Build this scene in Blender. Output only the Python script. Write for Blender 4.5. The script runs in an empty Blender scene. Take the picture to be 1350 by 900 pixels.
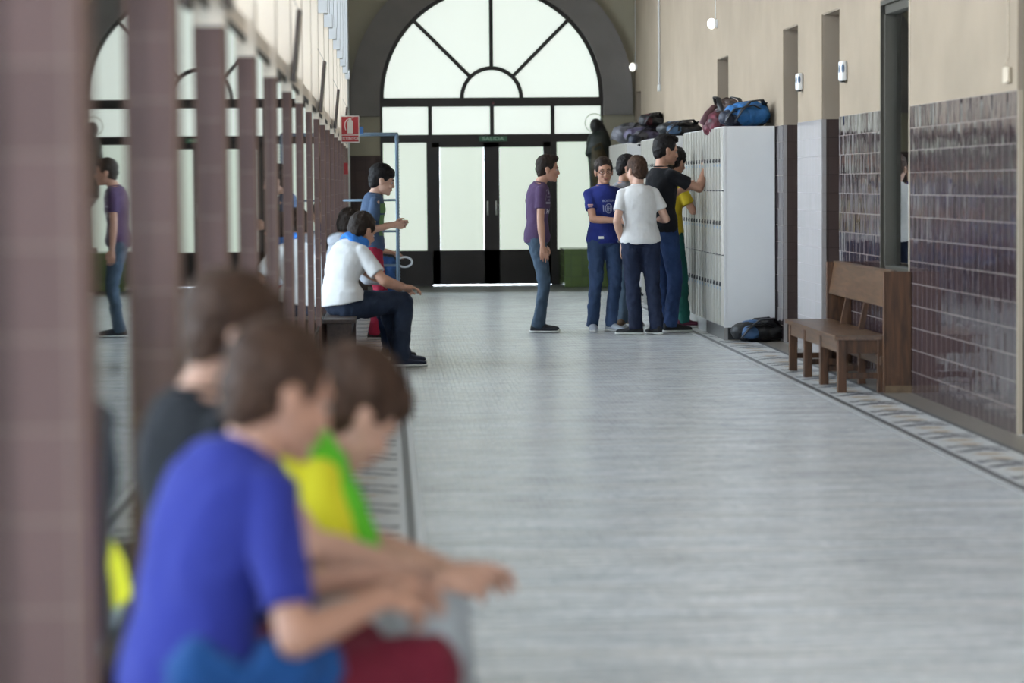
import bpy, bmesh, math, random
from mathutils import Vector as V, Matrix as M, noise
from mathutils.bvhtree import BVHTree
random.seed(7)
PI = math.pi
S = bpy.context.scene
COL = S.collection

# ------------------------------------------------------------------ camera, world, exposure
F_PX, PITCH, YAW, ROLL, CAM_H = 3422.3, .0607616, .0482640, -.0080981, 1.38
fw = V((math.sin(YAW)*math.cos(PITCH), math.cos(YAW)*math.cos(PITCH), -math.sin(PITCH)))
rt = V((math.cos(YAW), -math.sin(YAW), 0)); up = rt.cross(fw)
r2 = rt*math.cos(ROLL)+up*math.sin(ROLL); u2 = -rt*math.sin(ROLL)+up*math.cos(ROLL)
cd = bpy.data.cameras.new('camera'); cam = bpy.data.objects.new('camera', cd); COL.objects.link(cam)
m3 = M((r2, u2, -fw)).transposed()
cam.matrix_world = M.Translation((0, 0, CAM_H)) @ m3.to_4x4()
cd.sensor_width = 36; cd.lens = F_PX/1350*36; cd.clip_end = 200
cd.dof.use_dof = True; cd.dof.focus_distance = 23.3; cd.dof.aperture_fstop = 2.05
S.camera = cam
S.view_settings.view_transform = 'Standard'; S.view_settings.look = 'None'
S.view_settings.exposure = 0.0; S.view_settings.gamma = 1; S.view_settings.use_curve_mapping = False
S.cycles.use_denoising = True; S.cycles.max_bounces = 9; S.cycles.diffuse_bounces = 4
S.cycles.glossy_bounces = 4; S.cycles.transparent_max_bounces = 12; S.cycles.sample_clamp_indirect = 6
SKY = 14.0
FROST = .84
w = bpy.data.worlds.new('sky'); S.world = w; w.use_nodes = True
bg = w.node_tree.nodes['Background']; bg.inputs[0].default_value = (.80, .90, 1.0, 1); bg.inputs[1].default_value = SKY

def portal(loc, rot, sx, sy):
    l = bpy.data.lights.new('window_light', 'AREA'); l.shape = 'RECTANGLE'; l.size = sx; l.size_y = sy
    l.cycles.is_portal = True
    o = bpy.data.objects.new('window_light', l); o.location = loc; o.rotation_euler = rot; COL.objects.link(o)
portal((-.98, 14, 2.6), (0, -PI/2, 0), 5.0, 44)
portal((1.46, -4.3, 2.3), (PI/2, 0, 0), 3.2, 4.4)

# ------------------------------------------------------------------ materials
MAT = {}
def mat(name, col, rough=.6, spec=.5, metal=0, bump=0, bscale=30, var=0, vscale=5, emit=None, es=0, sss=0, stretch=None, coat=0, sheen=0):
    if name in MAT: return MAT[name]
    m = bpy.data.materials.new(name); m.use_nodes = True; MAT[name] = m
    nt = m.node_tree; N = nt.nodes; L = nt.links; p = N['Principled BSDF']
    p.inputs['Base Color'].default_value = (*col, 1); p.inputs['Roughness'].default_value = rough
    p.inputs['Specular IOR Level'].default_value = spec; p.inputs['Metallic'].default_value = metal
    if coat: p.inputs['Coat Weight'].default_value = coat; p.inputs['Coat Roughness'].default_value = .1
    if sheen: p.inputs['Sheen Weight'].default_value = sheen
    if sss:
        p.inputs['Subsurface Weight'].default_value = sss; p.inputs['Subsurface Radius'].default_value = (.01, .004, .002)
        p.inputs['Subsurface Scale'].default_value = 1
    if emit: p.inputs['Emission Color'].default_value = (*emit, 1); p.inputs['Emission Strength'].default_value = es
    tc = N.new('ShaderNodeTexCoord'); mp = N.new('ShaderNodeMapping'); L.new(tc.outputs['Object'], mp.inputs[0])
    if stretch: mp.inputs['Scale'].default_value = stretch
    if var:
        n = N.new('ShaderNodeTexNoise'); n.inputs['Scale'].default_value = vscale; n.inputs['Detail'].default_value = 5
        L.new(mp.outputs[0], n.inputs['Vector'])
        r = N.new('ShaderNodeMapRange'); r.inputs['From Min'].default_value = .3; r.inputs['From Max'].default_value = .7
        r.inputs['To Min'].default_value = 1-var; r.inputs['To Max'].default_value = 1+var; L.new(n.outputs[0], r.inputs[0])
        mx = N.new('ShaderNodeVectorMath'); mx.operation = 'SCALE'; mx.inputs[0].default_value = col
        L.new(r.outputs[0], mx.inputs['Scale']); L.new(mx.outputs[0], p.inputs['Base Color'])
    if bump:
        n = N.new('ShaderNodeTexNoise'); n.inputs['Scale'].default_value = bscale; n.inputs['Detail'].default_value = 4
        L.new(mp.outputs[0], n.inputs['Vector'])
        b = N.new('ShaderNodeBump'); b.inputs['Strength'].default_value = 1; b.inputs['Distance'].default_value = bump
        L.new(n.outputs[0], b.inputs['Height']); L.new(b.outputs[0], p.inputs['Normal'])
    return m

class NG:
    """tiny helper for node maths"""
    def __init__(s, m): s.nt = m.node_tree; s.N = s.nt.nodes; s.L = s.nt.links
    def put(s, sock, v):
        if hasattr(v, 'node'): s.L.new(v, sock)
        else: sock.default_value = v
    def m(s, op, a, b=None, c=None):
        n = s.N.new('ShaderNodeMath'); n.operation = op
        s.put(n.inputs[0], a)
        if b is not None: s.put(n.inputs[1], b)
        if c is not None: s.put(n.inputs[2], c)
        return n.outputs[0]
    def comb(s, x, y, z):
        n = s.N.new('ShaderNodeCombineXYZ')
        for i, v in enumerate((x, y, z)): s.put(n.inputs[i], v)
        return n.outputs[0]
    def mix(s, f, a, b):
        n = s.N.new('ShaderNodeMix'); n.data_type = 'RGBA'
        s.put(n.inputs[0], f); s.put(n.inputs[6], a); s.put(n.inputs[7], b); return n.outputs[2]

def tile_mat(name, col, size, grout, gw, tilt, wave, rough, var=.1, spec=.6, col2=None, bumpg=.0006, sizeu=None, big=None):
    m = bpy.data.materials.new(name); m.use_nodes = True; MAT[name] = m
    g = NG(m); N, L = g.N, g.L; p = N['Principled BSDF']
    tc = N.new('ShaderNodeTexCoord'); sx = N.new('ShaderNodeSeparateXYZ'); L.new(tc.outputs['Object'], sx.inputs[0])
    X, Y, Z = sx.outputs
    if name.startswith('mosaic'): u, v = X, Y
    else: u, v = g.m('ADD', X, Y), Z
    su = sizeu or size
    uu = g.m('DIVIDE', u, su); vv = g.m('DIVIDE', v, size)
    fu, fv = g.m('FRACT', uu), g.m('FRACT', vv)
    cu, cv = g.m('FLOOR', uu), g.m('FLOOR', vv)
    wn = N.new('ShaderNodeTexWhiteNoise'); wn.noise_dimensions = '3D'; L.new(g.comb(cu, cv, 0), wn.inputs['Vector'])
    wc = N.new('ShaderNodeSeparateColor'); L.new(wn.outputs['Color'], wc.inputs[0])
    a, b, c = wc.outputs
    du = g.m('ABSOLUTE', g.m('SUBTRACT', fu, .5)); dv = g.m('ABSOLUTE', g.m('SUBTRACT', fv, .5))
    gu = g.m('GREATER_THAN', du, .5-gw/su/2); gv = g.m('GREATER_THAN', dv, .5-gw/size/2)
    gr = g.m('MAXIMUM', gu, gv)
    base = (*col, 1); c2 = (*(col2 or [k*(1+var) for k in col]), 1)
    tcol = g.mix(a, base, c2)
    if big:
        nz = N.new('ShaderNodeTexNoise'); nz.inputs['Scale'].default_value = 1; nz.inputs['Detail'].default_value = 4
        L.new(g.comb(g.m('MULTIPLY', X, big[0]), g.m('MULTIPLY', Y, big[1]), 0), nz.inputs['Vector'])
        mr = N.new('ShaderNodeMapRange'); mr.inputs['From Min'].default_value = .38; mr.inputs['From Max'].default_value = .62
        L.new(nz.outputs[0], mr.inputs[0])
        tcol = g.mix(g.m('MULTIPLY', mr.outputs[0], big[3]), tcol, (*big[2], 1))
    if big:   # rows of slightly different batches of tesserae
        nr = N.new('ShaderNodeTexNoise'); nr.inputs['Scale'].default_value = 1; nr.inputs['Detail'].default_value = 2
        L.new(g.comb(g.m('MULTIPLY', X, 2.2), g.m('MULTIPLY', cv, 3.7), 0), nr.inputs['Vector'])
        mq = N.new('ShaderNodeMapRange'); mq.inputs['From Min'].default_value = .36; mq.inputs['From Max'].default_value = .60
        mq.inputs['To Min'].default_value = .62; mq.inputs['To Max'].default_value = 1.0; L.new(nr.outputs[0], mq.inputs[0])
        vs = N.new('ShaderNodeVectorMath'); vs.operation = 'SCALE'; L.new(tcol, vs.inputs[0]); L.new(mq.outputs[0], vs.inputs['Scale']); tcol = vs.outputs[0]
    L.new(g.mix(gr, tcol, (*grout, 1)), p.inputs['Base Color'])
    h1 = g.m('MULTIPLY', g.m('MULTIPLY', g.m('SUBTRACT', fu, .5), g.m('SUBTRACT', b, .5)), tilt*su*2)
    h2 = g.m('MULTIPLY', g.m('MULTIPLY', g.m('SUBTRACT', fv, .5), g.m('SUBTRACT', c, .5)), tilt*size*.8)
    h = g.m('ADD', h1, h2)
    if wave:
        nz = N.new('ShaderNodeTexNoise'); nz.inputs['Scale'].default_value = 1/size*1.6; nz.inputs['Detail'].default_value = 2
        L.new(g.comb(u, g.m('MULTIPLY', v, .12), c), nz.inputs['Vector'])
        h = g.m('ADD', h, g.m('MULTIPLY', nz.outputs[0], wave))
    h = g.m('SUBTRACT', h, g.m('MULTIPLY', gr, bumpg))
    bp = N.new('ShaderNodeBump'); bp.inputs['Distance'].default_value = 1; bp.inputs['Strength'].default_value = 1
    L.new(h, bp.inputs['Height']); L.new(bp.outputs[0], p.inputs['Normal'])
    rr = g.m('MULTIPLY_ADD', gr, .5, rough); L.new(rr, p.inputs['Roughness'])
    p.inputs['Specular IOR Level'].default_value = spec
    return m

def glass_mat(name, tint=(1, 1, 1), ior=1.5, boost=0):
    m = bpy.data.materials.new(name); m.use_nodes = True; MAT[name] = m
    N = m.node_tree.nodes; L = m.node_tree.links; N.clear()
    o = N.new('ShaderNodeOutputMaterial'); t = N.new('ShaderNodeBsdfTransparent'); t.inputs[0].default_value = (*tint, 1)
    gl = N.new('ShaderNodeBsdfGlossy'); gl.inputs['Roughness'].default_value = .015; gl.inputs[0].default_value = (.95, .97, .97, 1)
    f = N.new('ShaderNodeFresnel'); f.inputs[0].default_value = ior
    # two surfaces of a pane: 2R/(1+R)
    a = N.new('ShaderNodeMath'); a.operation = 'MULTIPLY'; a.inputs[1].default_value = 2; L.new(f.outputs[0], a.inputs[0])
    b = N.new('ShaderNodeMath'); b.operation = 'ADD'; b.inputs[1].default_value = 1; L.new(f.outputs[0], b.inputs[0])
    d = N.new('ShaderNodeMath'); d.operation = 'DIVIDE'; L.new(a.outputs[0], d.inputs[0]); L.new(b.outputs[0], d.inputs[1])
    x = N.new('ShaderNodeMixShader'); L.new(d.outputs[0], x.inputs[0]); L.new(t.outputs[0], x.inputs[1]); L.new(gl.outputs[0], x.inputs[2])
    L.new(x.outputs[0], o.inputs[0]); return m

def wood_mat(name, c1, c2, axis=2, rough=.35):
    m = bpy.data.materials.new(name); m.use_nodes = True; MAT[name] = m
    g = NG(m); N, L = g.N, g.L; p = N['Principled BSDF']
    tc = N.new('ShaderNodeTexCoord'); mp = N.new('ShaderNodeMapping'); L.new(tc.outputs['Object'], mp.inputs[0])
    sc = [22, 22, 22]; sc[axis] = 2.2; mp.inputs['Scale'].default_value = sc
    n = N.new('ShaderNodeTexNoise'); n.inputs['Scale'].default_value = 1.6; n.inputs['Detail'].default_value = 7; n.inputs['Distortion'].default_value = .7
    L.new(mp.outputs[0], n.inputs['Vector'])
    r = N.new('ShaderNodeMapRange'); r.inputs['From Min'].default_value = .35; r.inputs['From Max'].default_value = .68; L.new(n.outputs[0], r.inputs[0])
    L.new(g.mix(r.outputs[0], (*c1, 1), (*c2, 1)), p.inputs['Base Color'])
    b = N.new('ShaderNodeBump'); b.inputs['Distance'].default_value = .0008; L.new(n.outputs[0], b.inputs['Height']); L.new(b.outputs[0], p.inputs['Normal'])
    p.inputs['Roughness'].default_value = rough
    return m

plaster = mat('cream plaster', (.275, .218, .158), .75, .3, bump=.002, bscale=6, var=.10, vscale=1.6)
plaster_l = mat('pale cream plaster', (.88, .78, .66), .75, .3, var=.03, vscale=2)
impost_m = mat('pale blue grey stone', (.66, .68, .70), .7, .3)
end_pl = mat('olive cream plaster', (.36, .33, .25), .8, .3, var=.06, vscale=1.2)
stone = mat('grey arch stone', (.205, .19, .18), .8, .3, var=.08, vscale=3, bump=.002, bscale=20)
beige = mat('beige stone trim', (.50, .42, .32), .6, .3, var=.05)
reveal = mat('brown grey reveal paint', (.34, .28, .22), .8, .3, var=.06, vscale=2)
shade = mat('painted pier shade', (.05, .05, .05), .9, .1)  # pier faces behind the low glass darkened, shade put into the colour
door_w = mat('dark brown joinery', (.018, .013, .010), .45, .4, bump=.0005, bscale=40)
tile = tile_mat('glazed plum tile', (.036, .023, .026), .143, (.30, .25, .22), .0030, .018, .0052, .045, .2, .9)
tile_w = tile_mat('glazed tile with painted glare', (.34, .315, .31), .143, (.24, .22, .21), .003, .010, .0006, .15, .05, .6)  # glare and lit edges of the tile put into a paler colour
tile_p = tile_mat('glazed mauve pillar tile', (.125, .080, .074), .143, (.24, .18, .15), .004, .004, .0003, .5, .16, .12)
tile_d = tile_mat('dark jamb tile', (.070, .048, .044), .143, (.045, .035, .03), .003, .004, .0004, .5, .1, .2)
tile_g = tile_mat('glazed green tile', (.085, .125, .035), .143, (.04, .06, .02), .004, .01, .0005, .2, .2, .5)
mosaic = tile_mat('mosaic floor', (.68, .71, .74), .031, (.40, .42, .45), .0026, .045, 0, .24, .3, .6,
                  col2=(.92, .94, .94), bumpg=.0004, big=(.6, 7.0, (.74, .68, .60), .40))
mos_line = mat('dark grey mosaic line', (.105, .11, .115), .35, .5, var=.15, vscale=30)
mos_white = mat('white mosaic', (.62, .63, .64), .3, .5, var=.08, vscale=30)
mos_dark = mat('slate mosaic', (.11, .115, .135), .35)
mos_tan = mat('tan mosaic', (.50, .38, .26), .35)
mos_ground = mat('pale border mosaic', (.66, .66, .65), .3, .5, var=.12, vscale=40)
terr = mat('grey tan terrazzo', (.22, .195, .165), .3, .5, var=.08, vscale=14)
frost_low = mat('frosted glass of the door leaves', (.55, .6, .55), .25, .5, emit=(.74, .84, .72), es=FROST*.86)
frost = mat('frosted daylight glass', (.6, .65, .62), .25, .5, emit=(.80, .875, .80), es=FROST)
glass = glass_mat('window glass')
glass_low = glass_mat('low window glass with added tint', (.80, .83, .85))  # tint added to hold back the daylight coming in low
metal_f = mat('grey green metal frame', (.055, .050, .040), .6, .25, metal=0)
oak = wood_mat('bench oak upright', (.045, .018, .007), (.125, .052, .020), 2, .55)
oak_y = wood_mat('bench oak long', (.050, .024, .011), (.135, .066, .031), 1, .33)
dwood = wood_mat('dark bench wood', (.022, .011, .008), (.05, .027, .018), 1, .55)
lock_w = mat('off white locker steel', (.74, .74, .74), .4, .5, var=.02, vscale=3)
lock_d = mat('locker door steel', (.58, .56, .51), .28, .6, metal=.35)
lock_c = mat('locker door painted shade', (.24, .225, .20), .35, .5, metal=.3)  # door steel darkened for the sunk centres, recess shade put into the colour
lock_s = mat('locker plinth steel', (.25, .24, .23), .3, .5, metal=.7)
blackp = mat('black plastic', (.012, .012, .014), .4)
chrome = mat('chrome', (.7, .7, .72), .2, .5, metal=1)
bluem = mat('pale blue painted steel', (.15, .22, .30), .4, .5)
redp = mat('signal red', (.42, .015, .02), .45)
signw = mat('sign white', (.72, .70, .64), .5)
greenp = mat('exit sign green', (.035, .14, .07), .4)
whitep = mat('white plastic', (.72, .73, .73), .4)
lampm = mat('lit globe', (.9, .9, .85), .3, emit=(1, .97, .88), es=1.6)
frame_w = wood_mat('picture frame wood', (.03, .016, .010), (.08, .045, .028), 2)
paperm = mat('picture paper', (.5, .45, .36), .7, var=.3, vscale=8)
groundm = mat('courtyard paving', (.35, .34, .31), .9, var=.1)

# ------------------------------------------------------------------ mesh helpers
def tag(o, label=None, cat=None, group=None, kind=None):
    if label: o['label'] = label
    if cat: o['category'] = cat
    if group: o['group'] = group
    if kind: o['kind'] = kind
    return o
def obj(name, bm, m, parent=None, smooth=False, loc=None, bevel=0, subsurf=0):
    me = bpy.data.meshes.new(name)
    bmesh.ops.recalc_face_normals(bm, faces=bm.faces)
    bm.to_mesh(me); bm.free()
    o = bpy.data.objects.new(name, me); COL.objects.link(o)
    ms = m if isinstance(m, (list, tuple)) else [m]
    for k in ms: me.materials.append(k)
    if smooth:
        for p in me.polygons: p.use_smooth = True
    if parent: o.parent = parent
    if loc: o.location = loc
    if bevel:
        b = o.modifiers.new('b', 'BEVEL'); b.width = bevel; b.segments = 2; b.limit_method = 'ANGLE'
    return o
def empty(name, loc, rz=0):
    o = bpy.data.objects.new(name, None); o.location = loc; o.rotation_euler = (0, 0, rz); COL.objects.link(o); return o
def NB(): return bmesh.new()
def box(bm, x0, x1, y0, y1, z0, z1, mi=0):
    vs = [bm.verts.new((x, y, z)) for x in (x0, x1) for y in (y0, y1) for z in (z0, z1)]
    for f in ((0, 1, 3, 2), (4, 6, 7, 5), (0, 4, 5, 1), (2, 3, 7, 6), (0, 2, 6, 4), (1, 5, 7, 3)):
        bm.faces.new([vs[i] for i in f]).material_index = mi
    return bm
def prism(bm, pts, y0, y1):
    """polygon in x,z extruded along y"""
    a = [bm.verts.new((x, y0, z)) for x, z in pts]; b = [bm.verts.new((x, y1, z)) for x, z in pts]
    bm.faces.new(a); bm.faces.new(b[::-1]); n = len(pts)
    for i in range(n): bm.faces.new((a[i], a[(i+1) % n], b[(i+1) % n], b[i]))
    return bm
def prism_y(bm, pts, x0, x1):
    a = [bm.verts.new((x0, y, z)) for y, z in pts]; b = [bm.verts.new((x1, y, z)) for y, z in pts]
    bm.faces.new(a); bm.faces.new(b[::-1]); n = len(pts)
    for i in range(n): bm.faces.new((a[i], a[(i+1) % n], b[(i+1) % n], b[i]))
    return bm
def ring_strip(bm, cx, cz, ra, rb, a0, a1, y0, y1, n=48):
    P = []
    for i in range(n+1):
        a = a0+(a1-a0)*i/n; c, s = math.cos(a), math.sin(a)
        P.append([bm.verts.new((cx+r*c, y, cz+r*s)) for r in (ra, rb) for y in (y0, y1)])
    for i in range(n):
        p, q = P[i], P[i+1]
        for j, k in ((0, 1), (1, 3), (3, 2), (2, 0)): bm.faces.new((p[j], p[k], q[k], q[j]))
    bm.faces.new([P[0][k] for k in (0, 1, 3, 2)]); bm.faces.new([P[n][k] for k in (0, 2, 3, 1)])
    return bm
def frame_of(d):
    d = d.normalized(); a = V((0, 0, 1)) if abs(d.z) < .9 else V((1, 0, 0))
    x = d.cross(a).normalized(); return x, d.cross(x).normalized(), d
def loft(bm, rings, n=20, cap=True):
    """rings: (centre, xaxis, yaxis, rx, ry)"""
    R = []
    for c, ax, ay, rx, ry in rings:
        R.append([bm.verts.new(c+ax*(rx*math.cos(2*PI*i/n))+ay*(ry*math.sin(2*PI*i/n))) for i in range(n)])
    for A, B in zip(R, R[1:]):
        for i in range(n): bm.faces.new((A[i], A[(i+1) % n], B[(i+1) % n], B[i]))
    if cap: bm.faces.new(R[0][::-1]); bm.faces.new(R[-1])
    return bm
def frustum(bm, a, ra, b, rb, n=16):
    a, b = V(a), V(b); x, y, d = frame_of(b-a); return loft(bm, [(a, x, y, ra, ra), (b, x, y, rb, rb)], n)
def ell(bm, c, r, rot=None, seg=20, rng=12):
    mt = M.Translation(c) @ (rot.to_4x4() if rot else M.Identity(4)) @ M.Diagonal((*r, 1))
    bmesh.ops.create_uvsphere(bm, u_segments=seg, v_segments=rng, radius=1, matrix=mt); return bm
def cap(bm, a, ra, b, rb, n=14):
    a, b = V(a), V(b)
    if (b-a).length > 1e-5: frustum(bm, a, ra, b, rb, n)
    ell(bm, a, (ra,)*3, None, n, 8); ell(bm, b, (rb,)*3, None, n, 8); return bm
def tube(bm, pts, r, n=10):
    pts = [V(p) for p in pts]; rings = []; px = None
    for i, p in enumerate(pts):
        d = (pts[min(i+1, len(pts)-1)]-pts[max(i-1, 0)]).normalized()
        x, y, _ = frame_of(d)
        if px is not None:
            x = (px-d*px.dot(d)).normalized(); y = d.cross(x)
        px = x; rr = r[i] if isinstance(r, (list, tuple)) else r
        rings.append((p, x, y, rr, rr))
    return loft(bm, rings, n)
def remesh(name, bm, m, vox, parent=None, smooth_it=4, disp=None, loc=None, fac=.5):
    """continuous surface from overlapping solids; the result is stored as a plain mesh"""
    me = bpy.data.meshes.new('tmp'); bmesh.ops.recalc_face_normals(bm, faces=bm.faces); bm.to_mesh(me); bm.free()
    t = bpy.data.objects.new('tmp', me); COL.objects.link(t)
    r = t.modifiers.new('r', 'REMESH'); r.mode = 'VOXEL'; r.voxel_size = vox; r.use_smooth_shade = True
    if smooth_it:
        s = t.modifiers.new('s', 'SMOOTH'); s.factor = fac; s.iterations = smooth_it
    for k, (sc, st) in enumerate(disp or []):
        tx = bpy.data.textures.new('n', 'CLOUDS'); tx.noise_scale = sc; tx.noise_depth = 2
        d = t.modifiers.new('d', 'DISPLACE'); d.texture = tx; d.strength = st; d.mid_level = .5; d.texture_coords = 'LOCAL'
    dg = bpy.context.evaluated_depsgraph_get(); dg.update()
    nm = bpy.data.meshes.new_from_object(t.evaluated_get(dg), depsgraph=dg)
    bpy.data.objects.remove(t); bpy.data.meshes.remove(me)
    nm.name = name; nm.materials.clear(); nm.materials.append(m)
    for p in nm.polygons: p.use_smooth = True; p.material_index = 0
    o = bpy.data.objects.new(name, nm); COL.objects.link(o)
    if parent: o.parent = parent
    if loc: o.location = loc
    return o
def text_mesh(s, size, align='CENTER', bold=0):
    c = bpy.data.curves.new('t', 'FONT'); c.body = s; c.size = size; c.align_x = align; c.align_y = 'CENTER'; c.offset = bold
    o = bpy.data.objects.new('t', c); COL.objects.link(o)
    dg = bpy.context.evaluated_depsgraph_get(); dg.update()
    me = bpy.data.meshes.new_from_object(o.evaluated_get(dg), depsgraph=dg); bpy.data.objects.remove(o)
    return me

# ------------------------------------------------------------------ the hall
YE = 35.3            # end wall plane
XW = 3.40            # right wall plane
DZ = 1.86            # dado height
Y0 = -4.0
HC = 5.8
# floor
bm = NB(); box(bm, -.9, XW+1.5, Y0, YE+.6, -.12, 0)
fl = obj('floor', bm, mosaic); tag(fl, 'pale grey small mosaic tile floor of the long hall', 'floor', kind='structure')
# mosaic borders along both walls
def strip(bm, x0, x1, y0, y1, z, mi): 
    f = bm.faces.new([bm.verts.new(p) for p in ((x0, y0, z), (x1, y0, z), (x1, y1, z), (x0, y1, z))]); f.material_index = mi
MOTIF = ["..........", "...tttt...", "..tttttt..", "...tttt...", "..........", "##........", "###.......", ".####..###", "..########", "...######.",
         "....###...", "..........", "#.....####", "##..######", "#######...", "..####....", "..........", "....ttt...", "...ttttt..", "....ttt...", "..........", "..........", ".........."]
def border(name, xa, xb, label, flip):
    bm = NB(); w_ = .034
    strip(bm, xa, xb, Y0, YE-2.3, .0008, 2)
    n = 10; cw = (xb-xa-.02)/n
    y = 3.0
    while y < YE-2.6:
        for j, row in enumerate(MOTIF):
            for i, ch in enumerate(row):
                if ch == '.': continue
                k = n-1-i if flip else i
                x = xa+.01+k*cw
                strip(bm, x, x+cw*1.0, y+j*.0305, y+(j+1)*.0305, .0016, 1 if ch == 't' else 0)
        y += .0305*len(MOTIF)
    o = obj(name, bm, [mos_dark, mos_tan, mos_ground]); tag(o, label, 'floor border', kind='structure')
border('trim_1', 2.87, 3.18, 'patterned mosaic floor border along the tiled wall with the bench', False)
border('trim_2', -.30, .055, 'patterned mosaic floor border along the row of pillars', True)
def lines(name, lst, label):
    bm = NB()
    for x0, x1, mi in lst: strip(bm, x0, x1, Y0, YE-2.3, .0022, mi)
    o = obj(name, bm, [mos_line, mos_white, terr]); tag(o, label, 'floor line', kind='structure')
lines('trim_3', [(2.775, 2.815, 1), (2.815, 2.857, 0), (2.857, 2.875, 1), (3.18, 3.215, 0), (3.215, 3.40, 2)], 'dark mosaic lines edging the floor beside the tiled wall')
lines('trim_4', [(.107, .14, 1), (.072, .107, 0), (.05, .072, 1), (-.33, -.30, 0), (-.56, -.33, 2)], 'dark mosaic line edging the floor beside the pillars')
bm = NB(); box(bm, -.56, XW, YE-2.3, YE, .0, .0015)
tag(obj('trim_5', bm, mat('dark threshold stone', (.13, .13, .12), .3, .5, var=.1, vscale=8)), 'dark stone floor strip in front of the far doors', 'floor strip', kind='structure')
# ceiling
bm = NB(); box(bm, -1.0, XW+1.5, Y0, YE+.6, HC, HC+.2)
tag(obj('ceiling', bm, mat('white ceiling', (.72, .71, .68), .9)), 'white ceiling high above the hall', 'ceiling', kind='structure')

# ---- right wall with openings (deep recesses)
openings = [(11.6, 13.87, 0, 2.67), (16.75, 17.72, .75, 2.57), (19.36, 20.15, 0, 2.67), (21.32, 22.12, 0, 2.67), (25.66, 26.52, 0, 2.63), (34.45, 35.1, 0, 2.60)]
TH = .42
def wall_seg(y0, y1, z0=0, top=HC, dm=tile, first=False):
    """returns plaster + dado boxes for a piece of the right wall"""
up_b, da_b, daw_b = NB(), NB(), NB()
prev = Y0
for (a, b, z0, z1) in openings:
    box(up_b, XW+.004, XW+TH, prev, a, DZ, HC); 
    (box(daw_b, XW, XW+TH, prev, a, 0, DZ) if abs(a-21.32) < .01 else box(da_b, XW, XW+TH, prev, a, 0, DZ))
    box(up_b, XW+.004, XW+TH, a, b, z1, HC)
    if z0 > 0: box(da_b, XW, XW+TH, a, b, 0, z0)
    prev = b
box(up_b, XW+.004, XW+TH, prev, YE+.5, DZ, HC); box(da_b, XW, XW+TH, prev, YE+.5, 0, DZ)
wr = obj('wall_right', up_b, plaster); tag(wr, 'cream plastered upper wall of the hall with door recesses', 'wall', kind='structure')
tag(obj('wall_right_tiling', da_b, tile, wr), 'glossy plum glazed tile dado', kind='structure')
tag(obj('wall_right_glare_tiling', daw_b, tile_w, wr), 'tiled dado between two recesses, its glare painted as a paler colour', kind='structure')
# jamb linings of the recesses: painted above, dark tile below
for n, (a, b, z0, z1) in enumerate(openings):
    if z0 > 0: continue
    bm = NB(); box(bm, XW+.012, XW+TH, b-.006, b+.0, DZ, z1); box(bm, XW+.012, XW+TH, a, a+.006, DZ, z1); box(bm, XW+.012, XW+TH, a, b, z1-.006, z1)
    j = obj('trim_%d' % (10+n), bm, reveal)
    tag(j, ['cream and dark tiled recess at the near end of the wall', '', 'second door recess beyond the bench', 'door recess next to the lockers', 'recess above the lockers', 'small recess beside the far doors'][n], 'door recess', kind='structure')
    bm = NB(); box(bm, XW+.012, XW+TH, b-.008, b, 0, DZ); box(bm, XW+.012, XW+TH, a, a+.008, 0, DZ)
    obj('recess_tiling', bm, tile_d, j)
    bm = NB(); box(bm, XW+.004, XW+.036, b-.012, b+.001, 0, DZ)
    obj('corner_bead', bm, beige if n == 0 else tile_w, j)  # lit tile edge painted pale, except the beige trim of the near recess
    # closed door at the back of the recess
    d = NB(); box(d, XW+TH-.06, XW+TH, a, b, 0, z1)
    dr = obj('door_%d' % (n+2), d, mat('brown room door', (.10, .07, .05), .5)); tag(dr, 'brown room door at the back of a wall recess', 'door', 'room doors inside the wall recesses', kind='structure')
    h = NB(); cap(h, (XW+TH-.10, a+.1, 1.0), .01, (XW+TH-.10, a+.22, 1.0), .01); obj('door_handle', h, chrome, dr, True)
# window beside the bench
a, b, z0, z1 = openings[1]
wn = empty('window_1', (XW+.06, (a+b)/2, z0)); tag(wn, 'tall narrow dark framed window in the tiled wall above the bench', 'window', kind='structure')
def wpart(name, bm, m): 
    o = obj(name, bm, m, wn); o.matrix_parent_inverse = M.Translation((-wn.location.x, -wn.location.y, -wn.location.z)); return o
bm = NB()
for yy in (a, b-.06): box(bm, XW+.02, XW+.10, yy, yy+.06, z0, z1)
box(bm, XW+.02, XW+.10, a, b, z1-.06, z1); box(bm, XW+.02, XW+.10, a, b, z0, z0+.05)
wpart('window_frame', bm, metal_f)
bm = NB(); box(bm, XW+.068, XW+.074, a+.06, b-.06, z0+.05, z1-.06); wpart('glass_pane', bm, glass)
bm = NB(); box(bm, XW-.004, XW+.02, a-.02, b+.0, z1, z1+.035); box(bm, XW-.002, XW+.03, b-.012, b+.012, z0, z1); wpart('surround', bm, metal_f)
bm = NB(); box(bm, XW-.002, XW+.05, a-.018, a+.004, z0, z1); wpart('corner_strip', bm, beige)
bm = NB(); box(bm, XW-.01, XW+.07, a, b, z0-.01, z0+.012); wpart('sill', bm, beige)
bm = NB(); box(bm, XW+.9, XW+.95, a-2.5, b+3, 0, 3); tag(obj('wall_room', bm, mat('dim room wall', (.16, .155, .13), .8)), 'dim wall of the room behind the narrow window', 'wall', kind='structure')

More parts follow.
